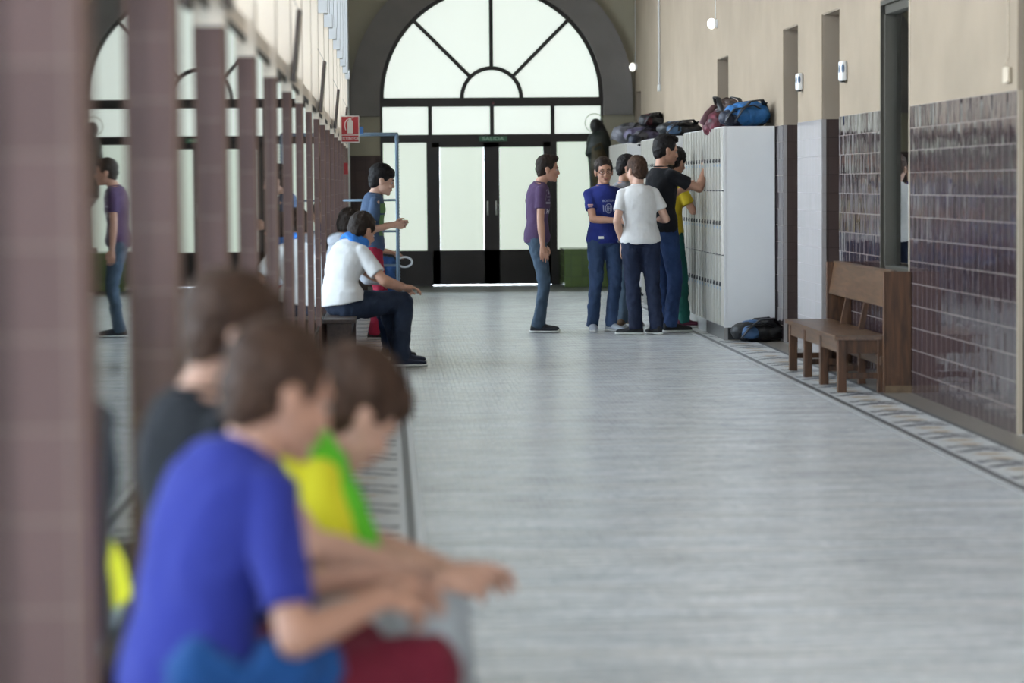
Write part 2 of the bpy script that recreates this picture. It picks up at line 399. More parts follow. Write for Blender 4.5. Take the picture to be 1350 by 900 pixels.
# ---- end wall with arch
CX, CZ, RA = 1.455, 2.54, 1.515
bm = NB()
box(bm, -1.0, CX-RA, YE, YE+.4, DZ, HC); box(bm, CX+RA, XW+.5, YE, YE+.4, DZ, HC)
n = 48
for i in range(n):
    a0, a1 = PI*i/n, PI*(i+1)/n
    p0 = (CX+RA*math.cos(a0), CZ+RA*math.sin(a0)); p1 = (CX+RA*math.cos(a1), CZ+RA*math.sin(a1))
    prism(bm, [p0, (p0[0], HC), (p1[0], HC), p1], YE, YE+.4)
we = obj('wall_end', bm, end_pl); tag(we, 'olive grey plaster end wall around the arched doorway', 'wall', kind='structure')
bm = NB(); box(bm, -1.0, CX-RA, YE-.005, YE+.4, 0, DZ-.09); box(bm, CX+RA, XW+.5, YE-.005, YE+.4, 0, DZ-.09)
obj('wall_end_tiling', bm, tile_d, we)
bm = NB(); box(bm, -1.0, CX-RA, YE, YE+.4, DZ-.09, DZ); box(bm, CX+RA, XW+.5, YE, YE+.4, DZ-.09, DZ); obj('wall_end_band', bm, end_pl, we)
bm = NB(); ring_strip(bm, CX, CZ, RA+.0, RA+.40, 0, PI, YE-.10, YE+.02, 64)
for s in (-1, 1):
    x0, x1 = sorted((CX+s*RA, CX+s*(RA+.40))); box(bm, x0, x1, YE-.10, YE+.02, CZ-.24, CZ)
tag(obj('trim_20', bm, stone), 'grey stone arch surround over the far doors', 'arch', kind='structure')
# joinery of the arched doorway
D = empty('door_1', (CX, YE, 0)); tag(D, 'dark brown double door with frosted panes under a fanlight arch', 'door', kind='structure')
def dpart(name, bm, m, par=None, **k):
    o = obj(name, bm, m, par or D, **k)
    o.matrix_parent_inverse = M.Translation((-CX, -YE, 0)) if par is None else M.Identity(4)
    return o
ya, yb = YE+.0, YE+.09
bm = NB()
ring_strip(bm, CX, CZ, RA-.055, RA, 0, PI, ya, yb, 64)
ring_strip(bm, CX, CZ, .375, .43, 0, PI, ya, yb, 32)
for a in (PI/4, PI/2, 3*PI/4):
    c, s = math.cos(a), math.sin(a); px_, pz_ = -s*.026, c*.026
    q0, q1 = .41, RA-.03
    prism(bm, [(CX+c*q0+px_, CZ+s*q0+pz_), (CX+c*q1+px_, CZ+s*q1+pz_), (CX+c*q1-px_, CZ+s*q1-pz_), (CX+c*q0-px_, CZ+s*q0-pz_)], ya+.01, yb-.01)
box(bm, CX-RA, CX+RA, ya-.01, yb, 2.425, 2.545)
dpart('fanlight_frame', bm, door_w)
bm = NB()
for x0, x1 in ((CX-RA, CX-RA+.035), (.59, .645), (1.43, 1.485), (2.255, 2.31), (CX+RA-.035, CX+RA)): box(bm, x0, x1, ya, yb, 1.94, 2.43)
box(bm, CX-RA, CX+RA, ya-.01, yb, 1.94, 2.05)
for x0, x1 in ((CX-RA, CX-RA+.035), (.565, .64), (2.255, 2.335), (CX+RA-.035, CX+RA)): box(bm, x0, x1, ya, yb, 0, 1.95)
dpart('transom_frame', bm, door_w)
bm = NB()
for x0, x1 in ((CX-RA+.03, .57), (2.33, CX+RA-.03)):
    box(bm, x0, x1, ya+.02, yb-.02, .0, .48); box(bm, x0+.07, x1-.07, ya+.012, yb-.02, .09, .40)
dpart('side_panel', bm, door_w)
for x0, x1, hx in ((.638, 1.448, 1.39), (1.448, 2.257, 1.50)):
    bm = NB()
    box(bm, x0, x0+.105, ya+.015, yb-.01, .012, 1.945); box(bm, x1-.105, x1, ya+.015, yb-.01, .012, 1.945)
    box(bm, x0, x1, ya+.015, yb-.01, 1.875, 1.945); box(bm, x0, x1, ya+.015, yb-.01, .012, .48)
    box(bm, x0+.12, x1-.12, ya+.006, yb-.02, .10, .40)
    lf = dpart('door_leaf', bm, door_w)
    h = NB(); tube(h, [(hx, ya+.01, .95), (hx, ya-.05, .96), (hx, ya-.05, 1.14), (hx, ya+.01, 1.15)], .011); 
    ho = obj('door_handle', h, chrome, lf, True)
panes = [(CX-RA+.035, .59, 2.05, 2.425), (.645, 1.43, 2.05, 2.425), (1.485, 2.255, 2.05, 2.425), (2.31, CX+RA-.035, 2.05, 2.425),
         (CX-RA+.035, .565, .48, 1.94), (.75, 1.335, .48, 1.875), (1.56, 2.145, .48, 1.875), (2.335, CX+RA-.035, .48, 1.94)]
for x0, x1, z0, z1 in panes:
    bm = NB(); box(bm, x0-.005, x1+.005, YE+.045, YE+.055, z0-.005, z1+.005); dpart('frosted_pane', bm, frost_low if z0 < 1 else frost)
for a0, a1, ra, rb in [(0, PI/4, .42, RA-.04), (PI/4, PI/2, .42, RA-.04), (PI/2, 3*PI/4, .42, RA-.04), (3*PI/4, PI, .42, RA-.04), (0, PI, 0.001, .385)]:
    bm = NB(); ring_strip(bm, CX, CZ, ra, rb, a0, a1, YE+.045, YE+.055, 24); dpart('frosted_pane', bm, frost)
bm = NB(); box(bm, -1, 4, YE+.7, YE+4, -.05, .004); tag(obj('floor_porch', bm, groundm), 'paving outside the far doors', 'floor', kind='structure')

# ---- rear wall (behind the camera) with a tall opening to the daylight
bm = NB(); box(bm, -1, 0, Y0-.3, Y0, 0, HC); box(bm, 2.92, XW+.5, Y0-.3, Y0, 0, HC); box(bm, 0, 2.92, Y0-.3, Y0, 4.2, HC)
tag(obj('wall_rear', bm, plaster), 'cream wall at the near end of the hall', 'wall', kind='structure')

# ---- left side: pillars, low windows flush with them, recessed upper windows
XP, XO = -.47, -.90
PIT, PT = 1.82, .15
DEP = {0: .11, 1: .056, 2: .044, 3: .033, 4: .027, 5: .023, 6: .020}   # how far the glass of a bay sits behind the pillar faces
far_edges = [4.22+PIT*k for k in range(-4, 17)]
pillars = []
tag_word = ['nearest', 'second', 'third', 'fourth', 'fifth', 'sixth', 'seventh', 'eighth', 'ninth', 'tenth', 'eleventh', 'twelfth', 'thirteenth', 'fourteenth', 'fifteenth', 'sixteenth', 'seventeenth']
for i, ye in enumerate(far_edges):
    yn = ye-PT; k = i-4
    XG = XP-(.11 if k < 0 else DEP.get(k, .018))
    P = empty('pillar', (XP, (yn+ye)/2, 0))
    if k >= 0: tag(P, '%s pillar from the camera in the long row, mauve tile below cream plaster' % tag_word[min(k, 16)], 'pillar', 'pillars between the windows', 'structure')
    else: tag(P, 'tiled pillar behind the viewpoint in the window row', 'pillar', 'pillars between the windows', 'structure')
    def pp(name, bm, m):
        o = obj(name, bm, m, P); o.matrix_parent_inverse = M.Translation(-P.location); return o
    bm = NB(); box(bm, XP-.115, XP, yn, ye, 0, DZ-.01); pp('tile_cladding', bm, tile_p)
    bm = NB(); box(bm, XP-.006, XP+.002, ye-.03, ye+.001, 0, DZ-.01); box(bm, XP-.004, XP+.001, yn-.001, yn+.006, 0, DZ-.01); pp('corner_bead', bm, mat('terracotta bead', (.20, .115, .08), .6, .2))
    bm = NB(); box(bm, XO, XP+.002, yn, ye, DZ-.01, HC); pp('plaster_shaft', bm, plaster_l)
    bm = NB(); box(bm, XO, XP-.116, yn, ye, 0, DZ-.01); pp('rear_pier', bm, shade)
    bm = NB(); box(bm, XP-.07, XP+.035, yn-.03, ye+.03, 2.72, 2.83); pp('impost_block', bm, impost_m)
    bm = NB(); box(bm, XP-.06, XP+.012, yn-.008, ye+.008, 2.83, HC); pp('upper_shaft', bm, impost_m)
    pillars.append(P)
    if i+1 < len(far_edges):
        g0, g1 = ye, far_edges[i+1]-PT
        XG = XP-(.11 if k+1 < 0 else DEP.get(k+1, .018))
        W = empty('window_%d' % (i+2), (XG, (g0+g1)/2, .35)); tag(W, 'low clear window between two tiled pillars of the row', 'window', 'windows between the pillars', 'structure')
        def wp(name, bm, m):
            o = obj(name, bm, m, W); o.matrix_parent_inverse = M.Translation(-W.location); return o
        bm = NB(); box(bm, XG-.006, XG, g0, g1, .36, 1.90); wp('glass_pane', bm, glass_low)
        bm = NB()
        box(bm, XG-.03, XG+.004, g0, g1, .34, .37); box(bm, XG-.03, XG+.002, g0, g1, 1.895, 1.925)
        wp('window_frame', bm, metal_f)
        bm = NB(); box(bm, XO, XG+.002, g0, g1, 1.925, 1.99); wp('ledge', bm, plaster_l)
        bm = NB(); box(bm, XO, XG+.002, g0, g1, 0, .345); wp('low_wall', bm, tile_p)
        bm = NB(); box(bm, XO+.04, XO+.046, g0, g1, 1.99, 5.0); wp('upper_glass_pane', bm, glass)
        bm = NB()
        for zz in (2.0, 2.8, 3.6, 4.2, 4.94): box(bm, XO+.02, XO+.07, g0, g1, zz, zz+.05)
        box(bm, XO+.02, XO+.07, (g0+g1)/2-.02, (g0+g1)/2+.02, 2, 5.0)
        wp('upper_window_frame', bm, metal_f)
        bm = NB(); box(bm, XO, XP-.03, g0, g1, 5.0, HC); wp('lintel', bm, plaster_l)
bm = NB(); box(bm, XO, XP+.0, far_edges[-1], YE, 0, HC); tag(obj('wall_left', bm, impost_m), 'short pale wall between the last pillar and the far doors', 'wall', kind='structure')
bm = NB(); box(bm, -30, -.95, -15, 45, -.3, -.1); tag(obj('ground', bm, groundm), 'courtyard paving outside the windows', 'ground', kind='structure')

#OBJECTS
# ------------------------------------------------------------------ lockers
def locker_bank(name, y0, y1, ncol, xf, label, plinth, group='locker banks along the right wall'):
    L_ = empty(name, (xf, (y0+y1)/2, 0)); tag(L_, label, 'lockers', group)
    T = M.Translation(-L_.location)
    def lp(nm, bm, m, par=None, sm=False):
        o = obj(nm, bm, m, par or L_, sm)
        if par is None: o.matrix_parent_inverse = T
        return o
    bm = NB(); box(bm, xf+.02, XW-.012, y0, y1, .11, 1.86); lp('cabinet_body', bm, lock_w)
    bm = NB(); box(bm, xf+.018, xf+.0199, y0+.01, y1-.01, .12, 1.85); lp('painted_seam_shade', bm, blackp)  # shade in the seams between doors, drawn as a black sheet
    bm = NB(); box(bm, xf+.045, XW-.02, y0+.01, y1-.01, 0, .11); lp('plinth', bm, blackp)
    bm = NB(); box(bm, xf+.012, xf+.045, y0+.004, y1-.004, 0, .115); lp('kick_plate', bm, plinth)
    cw = (y1-y0)/ncol
    tiers = [(.125, .735), (.745, 1.295), (1.305, 1.85)]
    for c in range(ncol):
        a, b = y0+c*cw, y0+(c+1)*cw
        bm = NB(); box(bm, xf+.010, xf+.03, a-.003, a+.006, .11, 1.86)
        if c == ncol-1: box(bm, xf+.004, xf+.03, b-.010, b, .11, 1.86)
        lp('upright', bm, lock_w)
        for z0, z1 in tiers:
            bm = NB()
            # door leaf with folded raised edges and a sunk centre
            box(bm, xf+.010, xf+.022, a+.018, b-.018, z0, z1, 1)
            for e0, e1 in ((a+.018, a+.05), (b-.04, b-.018)): box(bm, xf-.012, xf+.014, e0, e1, z0, z1)
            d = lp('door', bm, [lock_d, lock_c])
            zc = {.125: .485, .745: 1.02, 1.305: 1.565}[z0]
            k = NB(); box(k, xf-.012, xf-.002, b-.105, b-.04, zc-.018, zc+.018)
            ell(k, (xf-.012, b-.072, zc-.004), (.006, .016, .014), None, 10, 6)
            kk = obj('lock', k, blackp, d)
            kk.matrix_parent_inverse = M.Identity(4)
            q = NB(); box(q, xf-.006, xf+.002, b-.085, b-.06, zc-.052, zc-.030); obj('key_tab', q, mat('pale blue plastic', (.2, .33, .5), .4), d)
    return L_
locker_bank('locker_bank', 22.5, 23.74, 6, 2.93, 'white steel locker bank nearest the bench, its blank side panel in view', lock_s)
locker_bank('locker_bank', 23.75, 25.4, 8, 2.93, 'steel locker bank between the nearest bank and the far ones, boys at its doors', mat('pale plinth steel', (.5, .5, .48), .3, metal=.5))
locker_bank('locker_bank', 26.9, 29.6, 13, 2.93, 'middle locker bank behind the boy in black, end panel showing', lock_s)
locker_bank('locker_bank', 31.5, 33.8, 11, 2.93, 'farthest white locker bank near the statue', lock_s)

# ------------------------------------------------------------------ benches
def frame_bench(loc, length):
    """oak bench on the right: high back, tilted slats; local y runs along it, x towards the wall"""
    B = empty('high_back_bench', loc); tag(B, 'brown oak bench with tall slatted back against the glossy tiled wall', 'bench')
    L = length
    bm = NB(); box(bm, -.035, .30, 0, L, .345, .375)
    for x in (.075, .185): box(bm, x-.0015, x+.0015, .02, L-.02, .3752, .3757)
    obj('seat', bm, oak_y, B, bevel=.006)
    bm = NB(); box(bm, -.004, .018, .05, L-.05, .262, .345); obj('front_rail', bm, oak_y, B)
    for yy in (.02, L*.335, L*.655, L-.075):
        bm = NB(); prism_y(bm, [(yy, 0), (yy+.055, 0), (yy+.055, .345), (yy, .345)], -.012, .045); obj('leg', bm, oak, B, bevel=.004)
        bm = NB(); prism_y(bm, [(yy+.005, 0), (yy+.05, 0), (yy+.05, .345), (yy+.005, .345)], .25, .30); obj('leg', bm, oak, B, bevel=.004)
        bm = NB(); box(bm, .045, .25, yy+.012, yy+.042, .255, .345); obj('side_rail', bm, oak, B)
        bm = NB(); box(bm, .045, .25, yy+.015, yy+.038, .09, .13); obj('side_stretcher', bm, oak, B)
    bm = NB(); box(bm, .262, .285, 0, L, .18, .235); obj('rear_stretcher', bm, oak_y, B)
    for yy, nm in ((-.055, 'near'), (L, 'far')):
        bm = NB(); box(bm, .285, .455, yy, yy+.032, 0, .79); box(bm, .272, .287, yy-.002, yy+.034, 0, .79); pnl = obj('end_panel', bm, oak, B, bevel=.004)
        bm = NB(); box(bm, .283, .457, yy-.003, yy+.035, 0, .05); obj('worn_foot', bm, mat('worn pale oak', (.17, .11, .06), .6, var=.2, vscale=20), pnl)
    # back board tilted: top leans to the wall
    bm = NB(); vs = []
    pts = [(.285, .56), (.300, .555), (.345, .785), (.328, .79)]
    a = [bm.verts.new((x, -.02, z)) for x, z in pts]; b = [bm.verts.new((x, L, z)) for x, z in pts]
    bm.faces.new(a); bm.faces.new(b[::-1])
    for i in range(4): bm.faces.new((a[i], a[(i+1) % 4], b[(i+1) % 4], b[i]))
    obj('back_board', bm, oak_y, B, bevel=.004)
    bm = NB(); box(bm, .322, .36, -.03, L+.0, .783, .797); obj('top_rail', bm, oak_y, B, bevel=.003)
    for yy in (L*.33, L*.66):
        bm = NB(); pts = [(.245, .37), (.285, .37), (.355, .77), (.332, .77)]
        a = [bm.verts.new((x, yy, z)) for x, z in pts]; b = [bm.verts.new((x, yy+.022, z)) for x, z in pts]
        bm.faces.new(a); bm.faces.new(b[::-1])
        for i in range(4): bm.faces.new((a[i], a[(i+1) % 4], b[(i+1) % 4], b[i]))
        obj('back_slat', bm, oak, B)
    return B
frame_bench((2.945, 16.72, 0), 2.12)
def plain_bench(y0, y1, x0, x1, h, label):
    B = empty('wall_bench', ((x0+x1)/2, y0, 0)); tag(B, label, 'bench', 'dark wooden benches under the windows')
    wx = (x1-x0)/2; L = y1-y0
    bm = NB(); box(bm, -wx, wx, 0, L, h-.03, h); obj('seat', bm, dwood, B, bevel=.005)
    bm = NB(); box(bm, -wx+.03, wx-.03, .02, .045, 0, h-.03); obj('end_board', bm, dwood, B)
    bm = NB(); box(bm, -wx+.03, wx-.03, L-.045, L-.02, 0, h-.03); obj('end_board', bm, dwood, B)
    bm = NB(); box(bm, wx-.05, wx-.03, .045, L-.045, h-.11, h-.03); obj('front_rail', bm, dwood, B)
    bm = NB(); box(bm, -wx+.03, -wx+.05, .045, L-.045, .06, h-.03); obj('back_rail', bm, dwood, B)
    for q in (.33, .66):
        bm = NB(); box(bm, wx-.085, wx-.045, L*q, L*q+.04, 0, h-.03); obj('leg', bm, dwood, B)
    return B
plain_bench(3.4, 7.2, -.465, -.13, .40, 'dark wooden bench under the out of focus boys')
plain_bench(18.95, 21.6, -.465, -.225, .40, 'dark wooden bench under the boy in the white shirt with blue scarf')
plain_bench(29.6, 32.6, -.465, -.2, .40, 'dark wooden bench far along the pillars')

# ------------------------------------------------------------------ small wall fittings
def T_of(e): return M.Translation(-e.location)
def picture(k, yc, label):
    e = empty('framed_picture', (XP, yc, 1.9)); tag(e, label, 'picture', 'framed pictures hanging on the pillars')
    a = math.radians(5.5)
    def tilt(x, z): return (x*math.cos(a)+z*math.sin(a)+.004, -x*math.sin(a)+z*math.cos(a))
    def slab(y0, y1, x0, x1, z0, z1):
        bm = NB(); prism_b(bm, [tilt(x0, z0), tilt(x1, z0), tilt(x1, z1), tilt(x0, z1)], y0, y1); return bm
    def prism_b(bm, pts, y0, y1): return prism(bm, pts, y0, y1)
    bm = slab(-.115, .115, 0, .022, 0, .36)
    obj('picture_frame', bm, frame_w, e, bevel=.003)
    obj('picture_sheet', slab(-.09, .09, .020, .024, .03, .33), paperm, e)
    bm = NB(); tube(bm, [(.0, 0, .45), tilt3(tilt(.01, .36))], .0015, 6); obj('hanging_cord', bm, blackp, e)
def tilt3(p): return (p[0], 0, p[1])
for k, yc, lb in ((0, 7.72, 'dark framed picture hanging on the third pillar, cut by the top of the photo'), (1, 13.2, 'dark framed picture tilting out from the sixth pillar'),
              (2, 18.65, 'dark framed picture leaning out from a pillar above the boy in white'), (3, 24.1, 'small dark framed picture seen edge on, to the left above the fire sign'),
              (4, 29.55, 'farthest dark framed picture edge, just above the fire sign')):
    picture(k, yc-.03, lb)
# fire extinguisher sign, projecting from a pillar
def pictogram_sign():
    e = empty('fire_extinguisher_sign', (-.37, 28.0, 1.83)); tag(e, 'red EXTINTOR sign with a white extinguisher pictogram projecting from a pillar', 'sign')
    bm = NB(); box(bm, -.10, .10, 0, .006, 0, .29); obj('sign_plate', bm, signw, e)
    bm = NB(); box(bm, -.09, .09, -.002, 0, .088, .278); box(bm, -.09, .09, -.002, 0, .012, .078); obj('red_field', bm, redp, e)
    bm = NB(); prism(bm, [(-.028, .10), (.032, .10), (.032, .225), (.022, .243), (-.018, .243), (-.028, .225)], -.004, -.002)
    prism(bm, [(-.010, .243), (.014, .243), (.012, .262), (-.008, .262)], -.004, -.002)
    prism(bm, [(.0, .255), (.04, .266), (.04, .272), (-.02, .262)], -.004, -.002)
    tube(bm, [(-.008, -.003, .255), (-.035, -.003, .245), (-.052, -.003, .215), (-.055, -.003, .17), (-.045, -.003, .135)], .004, 6)
    obj('extinguisher_pictogram', bm, signw, e)
    me = text_mesh('EXTINTOR', .042, bold=.0006); o = bpy.data.objects.new('sign_lettering', me); COL.objects.link(o); me.materials.append(signw)
    o.parent = e; o.location = (0, -.003, .045); o.rotation_euler = (PI/2, 0, 0)
    bm = NB(); box(bm, -.112, -.098, -.004, .012, .02, .27); obj('wall_bracket', bm, signw, e)
pictogram_sign()
e = empty('alarm_box', (XP, 29.8, 1.50)); tag(e, 'small red alarm box on a far pillar below the fire sign', 'alarm box')
bm = NB(); box(bm, 0, .05, -.06, .06, 0, .13); obj('alarm_case', bm, redp, e, bevel=.006)
bm = NB(); box(bm, .05, .054, -.035, .035, .04, .09); obj('alarm_glass', bm, signw, e)
# exit sign over the doors
e = empty('exit_sign', (1.47, YE-.035, 1.955)); tag(e, 'dark green SALIDA exit sign above the double doors', 'sign')
bm = NB(); box(bm, -.19, .19, 0, .03, 0, .065); obj('sign_plate', bm, greenp, e)
me = text_mesh('SALIDA', .062, bold=.001); o = bpy.data.objects.new('sign_lettering', me); COL.objects.link(o); me.materials.append(mat('pale green letters', (.35, .55, .40), .5)); o.parent = e; o.location = (0, -.003, .032); o.rotation_euler = (PI/2, 0, 0); o.scale = (1.45, 1, 1)
e = empty('door_sensor', (1.475, YE-.03, 2.47)); tag(e, 'tiny dark red sensor on the beam over the doors', 'sensor'); bm = NB(); ell(bm, (0, 0, 0), (.018, .02, .018)); obj('sensor_lens', bm, mat('dark red plastic', (.12, .02, .03), .3), e, True)
# electronic boxes on the right wall
def wall_unit(y, z, h, label, faced):
    e = empty('wall_unit', (XW, y, z)); tag(e, label, 'wall unit', 'white boxes on the wall beside the door recesses')
    bm = NB(); box(bm, -.045, 0, -.06, .06, 0, h); obj('casing', bm, whitep, e, bevel=.012)
    bm = NB(); ell(bm, (-.030, -.060, h*.62), (.012, .004, h*.22)); ell(bm, (-.045, 0, h*.6), (.004, .038, h*.2)); obj('front_window', bm, mat('blue grey lens', (.10, .15, .24), .2), e, True)
    bm = NB(); box(bm, -.035, -.012, -.04, .04, -.012, .004); obj('nozzle', bm, blackp, e)
wall_unit(19.08, 1.38+132*19.05/3422, .145, 'white and blue wall dispenser between the recess and the narrow window', 0)
wall_unit(21.10, 2.12, .135, 'small white wall dispenser left of the second recess', 0)
e = empty('junction_box', (XW, 14.05, 1.905)); tag(e, 'beige junction box on the plaster above the glossy tiles', 'junction box')
bm = NB(); box(bm, -.022, 0, -.06, .06, 0, .085); obj('box_case', bm, beige, e, bevel=.004)
bm = NB(); tube(bm, [(-.008, .02, .08), (-.012, .03, .11), (-.006, .0, .14), (-.006, 0, 3.8)], .004, 6); obj('box_cable', bm, beige, e)
def conduit(y, z0, label):
    e = empty('cable_conduit', (XW, y, z0)); tag(e, label, 'conduit')
    bm = NB(); cap(bm, (-.012, 0, .06), .010, (-.012, 0, HC-z0-.02), .010); obj('conduit_pipe', bm, whitep, e, True)
    bm = NB(); box(bm, -.03, 0, -.03, .03, 0, .08); obj('switch_box', bm, whitep, e, bevel=.005)
conduit(32.0, 2.50, 'thin white conduit ending in a switch high on the far wall')
def globe(y, z, label):
    e = empty('wall_lamp', (XW, y, z)); tag(e, label, 'lamp', 'round lit wall lamps on the right wall')
    bm = NB(); ell(bm, (-.055, 0, 0), (.045, .055, .055)); obj('globe', bm, lampm, e, True)
    bm = NB(); frustum(bm, (0, 0, 0), .045, (-.03, 0, 0), .04, 20); obj('lamp_base', bm, whitep, e)
    bm = NB(); tube(bm, [(-.02, .0, .03), (-.012, .03, .06), (-.006, .03, HC-z-.02)], .004, 6); obj('lamp_cable', bm, whitep, e)
globe(26.5, 2.99, 'small round lit lamp high on the wall above the lockers')
globe(35.0, 2.93, 'small round lit lamp in the corner beside the arch')
# blue steel frame by the far pillars
e = empty('steel_frame', (0, 28.35, 0)); tag(e, 'pale blue painted steel frame fixed to a far pillar beside the fire sign', 'frame')
bm = NB(); cap(bm, (.131, 0, 0), .02, (.131, 0, 1.925), .02); o1 = obj('upright', bm, bluem, e, True)
bm = NB(); cap(bm, (-.45, 0, 1.925), .020, (.131, 0, 1.925), .020); obj('top_rail', bm, bluem, e, True)
for z in (1.21, .87, .5): 
    bm = NB(); cap(bm, (-.45, 0, z), .013, (.131, 0, z), .013); obj('cross_bar', bm, bluem, e, True)
bm = NB()
for k in range(44): box(bm, .145, .158, -.012, .012, .35+k*.035, .362+k*.035)
obj('notched_strip', bm, bluem, e)
bm = NB(); box(bm, -.27, -.23, -.02, .02, 1.93, 2.01); obj('corner_clamp', bm, mat('deep blue plastic', (.03, .12, .32), .4), e)
bm = NB(); pts = [(.13+.075+.08*math.cos(a), 0, .535+.055*math.sin(a)) for a in [PI*.75-2*PI*k/22 for k in range(18)]]; tube(bm, pts, .011, 8); obj('hook', bm, mat('pale grey steel', (.5, .52, .55), .4), e, True)
for x in (.131,):
    bm = NB(); box(bm, x-.03, x+.03, -.22, .22, 0, .03); obj('foot', bm, bluem, e, bevel=.005)
# green tiled plinth and the statue
bm = NB(); box(bm, 2.36, 3.395, 34.3, YE-.015, 0, .51)
e = obj('tiled_plinth', bm, tile_g, bevel=.01); tag(e, 'low olive green tiled plinth in the corner by the doors', 'plinth')
def statue():
    e = empty('statue', (2.78, 34.75, .51)); tag(e, 'dark robed statue with a halo on a bracket column beside the glass doors', 'statue')
    bm = NB(); box(bm, -.10+.12, .16+.12, -.14, .14, 0, .06); cap(bm, (.14, 0, .05), .07, (.14, 0, .6), .055); frustum(bm, (.14, 0, .6), .06, (.12, 0, .74), .15, 20); obj('bracket_column', bm, stone, e, True)
    X, Yv = V((1, 0, 0)), V((0, 1, 0)); bm = NB()
    R = [((.10, 0, .72), .13, .12), ((.10, 0, .90), .14, .13), ((.10, 0, 1.1), .155, .14), ((.09, 0, 1.27), .165, .14), ((.08, 0, 1.40), .17, .13), ((.085, 0, 1.50), .14, .11), ((.09, 0, 1.56), .07, .06)]
    loft(bm, [(V(c), X, Yv, a, b) for c, a, b in R], 24)
    cap(bm, (-.01, -.03, 1.44), .055, (-.06, -.05, 1.26), .048); cap(bm, (-.06, -.05, 1.26), .048, (.03, -.13, 1.32), .035)
    cap(bm, (.18, -.02, 1.44), .05, (.22, -.05, 1.26), .048); cap(bm, (.22, -.05, 1.26), .045, (.08, -.13, 1.34), .035)
    for k in range(9):
        a = k/9*2*PI; cap(bm, (.1+.12*math.cos(a), .11*math.sin(a), .74), .022, (.09+.14*math.cos(a+.2), .12*math.sin(a+.2), 1.3), .012)
    remesh('robe', bm, mat('dark green statue paint', (.018, .026, .022), .5, var=.4, vscale=5), .012, e, 2)
    bm = NB(); prism(bm, [(.0, .78), (.14, .76), (.20, 1.15), (.10, 1.42), (-.02, 1.35), (-.04, 1.1)], -.155, -.12); bmesh.ops.bevel(bm, geom=bm.edges[:], offset=.012, segments=2, affect='EDGES'); obj('mantle_front', bm, mat('dark ochre statue paint', (.055, .042, .018), .5, var=.4, vscale=8), e, True)
    bm = NB(); ell(bm, (.03, -.02, 1.64), (.062, .075, .088)); ell(bm, (.05, .02, 1.63), (.085, .085, .10)); cap(bm, (.09, .0, 1.5), .05, (.05, 0, 1.6), .045)
    cap(bm, (.09, .03, 1.62), .07, (.15, .02, 1.5), .07)
    remesh('veiled_head', bm, mat('dark statue veil', (.022, .022, .022), .5), .01, e, 2)
    bm = NB(); pts = [(.03+.125*math.cos(a), .05, 1.67+.125*math.sin(a)) for a in [2*PI*k/32 for k in range(33)]]; tube(bm, pts, .006, 6); obj('halo', bm, mat('old gilt', (.35, .38, .25), .4, metal=.3), e, True)
statue()

# ------------------------------------------------------------------ bags
def softbag(name, loc, rz, dims, m, label, cat, group=None, m2=None, strapm=None, ry=0, rx=0, seed=0, kind='backpack'):
    """backpack lying down: body, front pocket, zip, straps, handle; dims length, width, height"""
    rnd = random.Random(seed)
    e = empty(name, loc, rz); e.rotation_euler = (rx, ry, rz); tag(e, label, cat, group)
    l, w_, h = dims
    bm = NB()
    for i in range(9):
        t = (i/8-.5)
        ell(bm, (t*l*.72, rnd.uniform(-.01, .01), h*.48+rnd.uniform(-.02, .02)*h), (l*.20, w_*.5*(1-.5*t*t), h*.50*(1-.9*t*t)), None, 16, 10)
    ell(bm, (l*.12, 0, h*.55), (l*.28, w_*.42, h*.5))
    body = remesh('bag_body', bm, m, .012, e, 3, [(.09, .035), (.03, .012)])
    bm = NB(); ell(bm, (-l*.18, -w_*.36, h*.45), (l*.22, w_*.18, h*.33)); ell(bm, (-l*.10, 0, h*.83), (l*.25, w_*.30, h*.16))
    remesh('pocket', bm, m2 or m, .01, e, 3, [(.05, .015)])
    bm = NB(); tube(bm, [(-l*.40, -w_*.30, h*.55), (-l*.2, -w_*.53, h*.75), (l*.05, -w_*.52, h*.84), (l*.3, -w_*.4, h*.66)], .007, 6); obj('zip', bm, blackp, e, True)
    for s in (-1, 1):
        bm = NB()
        pts = [V((l*.42, s*w_*.2, h*.8)), V((l*.3, s*w_*.36, h*1.06)), V((0, s*w_*.42, h*1.0)), V((-l*.25, s*w_*.52, h*.62)), V((-l*.40, s*w_*.50, h*.2))]
        R = []
        for i, p in enumerate(pts):
            d = (pts[min(i+1, 4)]-pts[max(i-1, 0)]).normalized(); x, y, _ = frame_of(d); R.append((p, x, y, .026, .008))
        loft(bm, R, 10); obj('strap', bm, strapm or blackp, e, True)
    bm = NB(); tube(bm, [(l*.40, -.03, h*.75), (l*.50, -.02, h*.95), (l*.50, .02, h*.95), (l*.40, .03, h*.75)], .009, 8); obj('handle', bm, strapm or blackp, e, True)
    return e
navyf = mat('navy nylon', (.012, .016, .032), .6, bump=.001, bscale=60)
bluef = mat('bright blue nylon', (.015, .12, .33), .5, bump=.001, bscale=60)
blackf = mat('black nylon', (.012, .012, .014), .55, bump=.001, bscale=60)
greyf = mat('grey nylon', (.10, .10, .115), .6, var=.3, vscale=12)
redf = mat('crimson patterned nylon', (.085, .014, .024), .55, var=.9, vscale=24)
purf = mat('dusty purple nylon', (.06, .05, .09), .6, var=.5, vscale=10)
bt = 'bags piled on top of the lockers'
softbag('backpack', (3.17, 22.72, 1.862), .12, (.36, .36, .215), bluef, 'bright blue backpack on the near end of the lockers', 'bag', bt, bluef, blackf, seed=1)
softbag('backpack', (3.30, 23.0, 1.862), 1.6, (.34, .17, .19), blackf, 'black bag slumped against the wall behind the bright blue backpack', 'bag', bt, blackf, seed=2)
softbag('backpack', (3.04, 22.63, 1.862), .1, (.22, .16, .15), navyf, 'flat navy bag in front of the bright blue backpack on the lockers', 'bag', bt, navyf, seed=21)
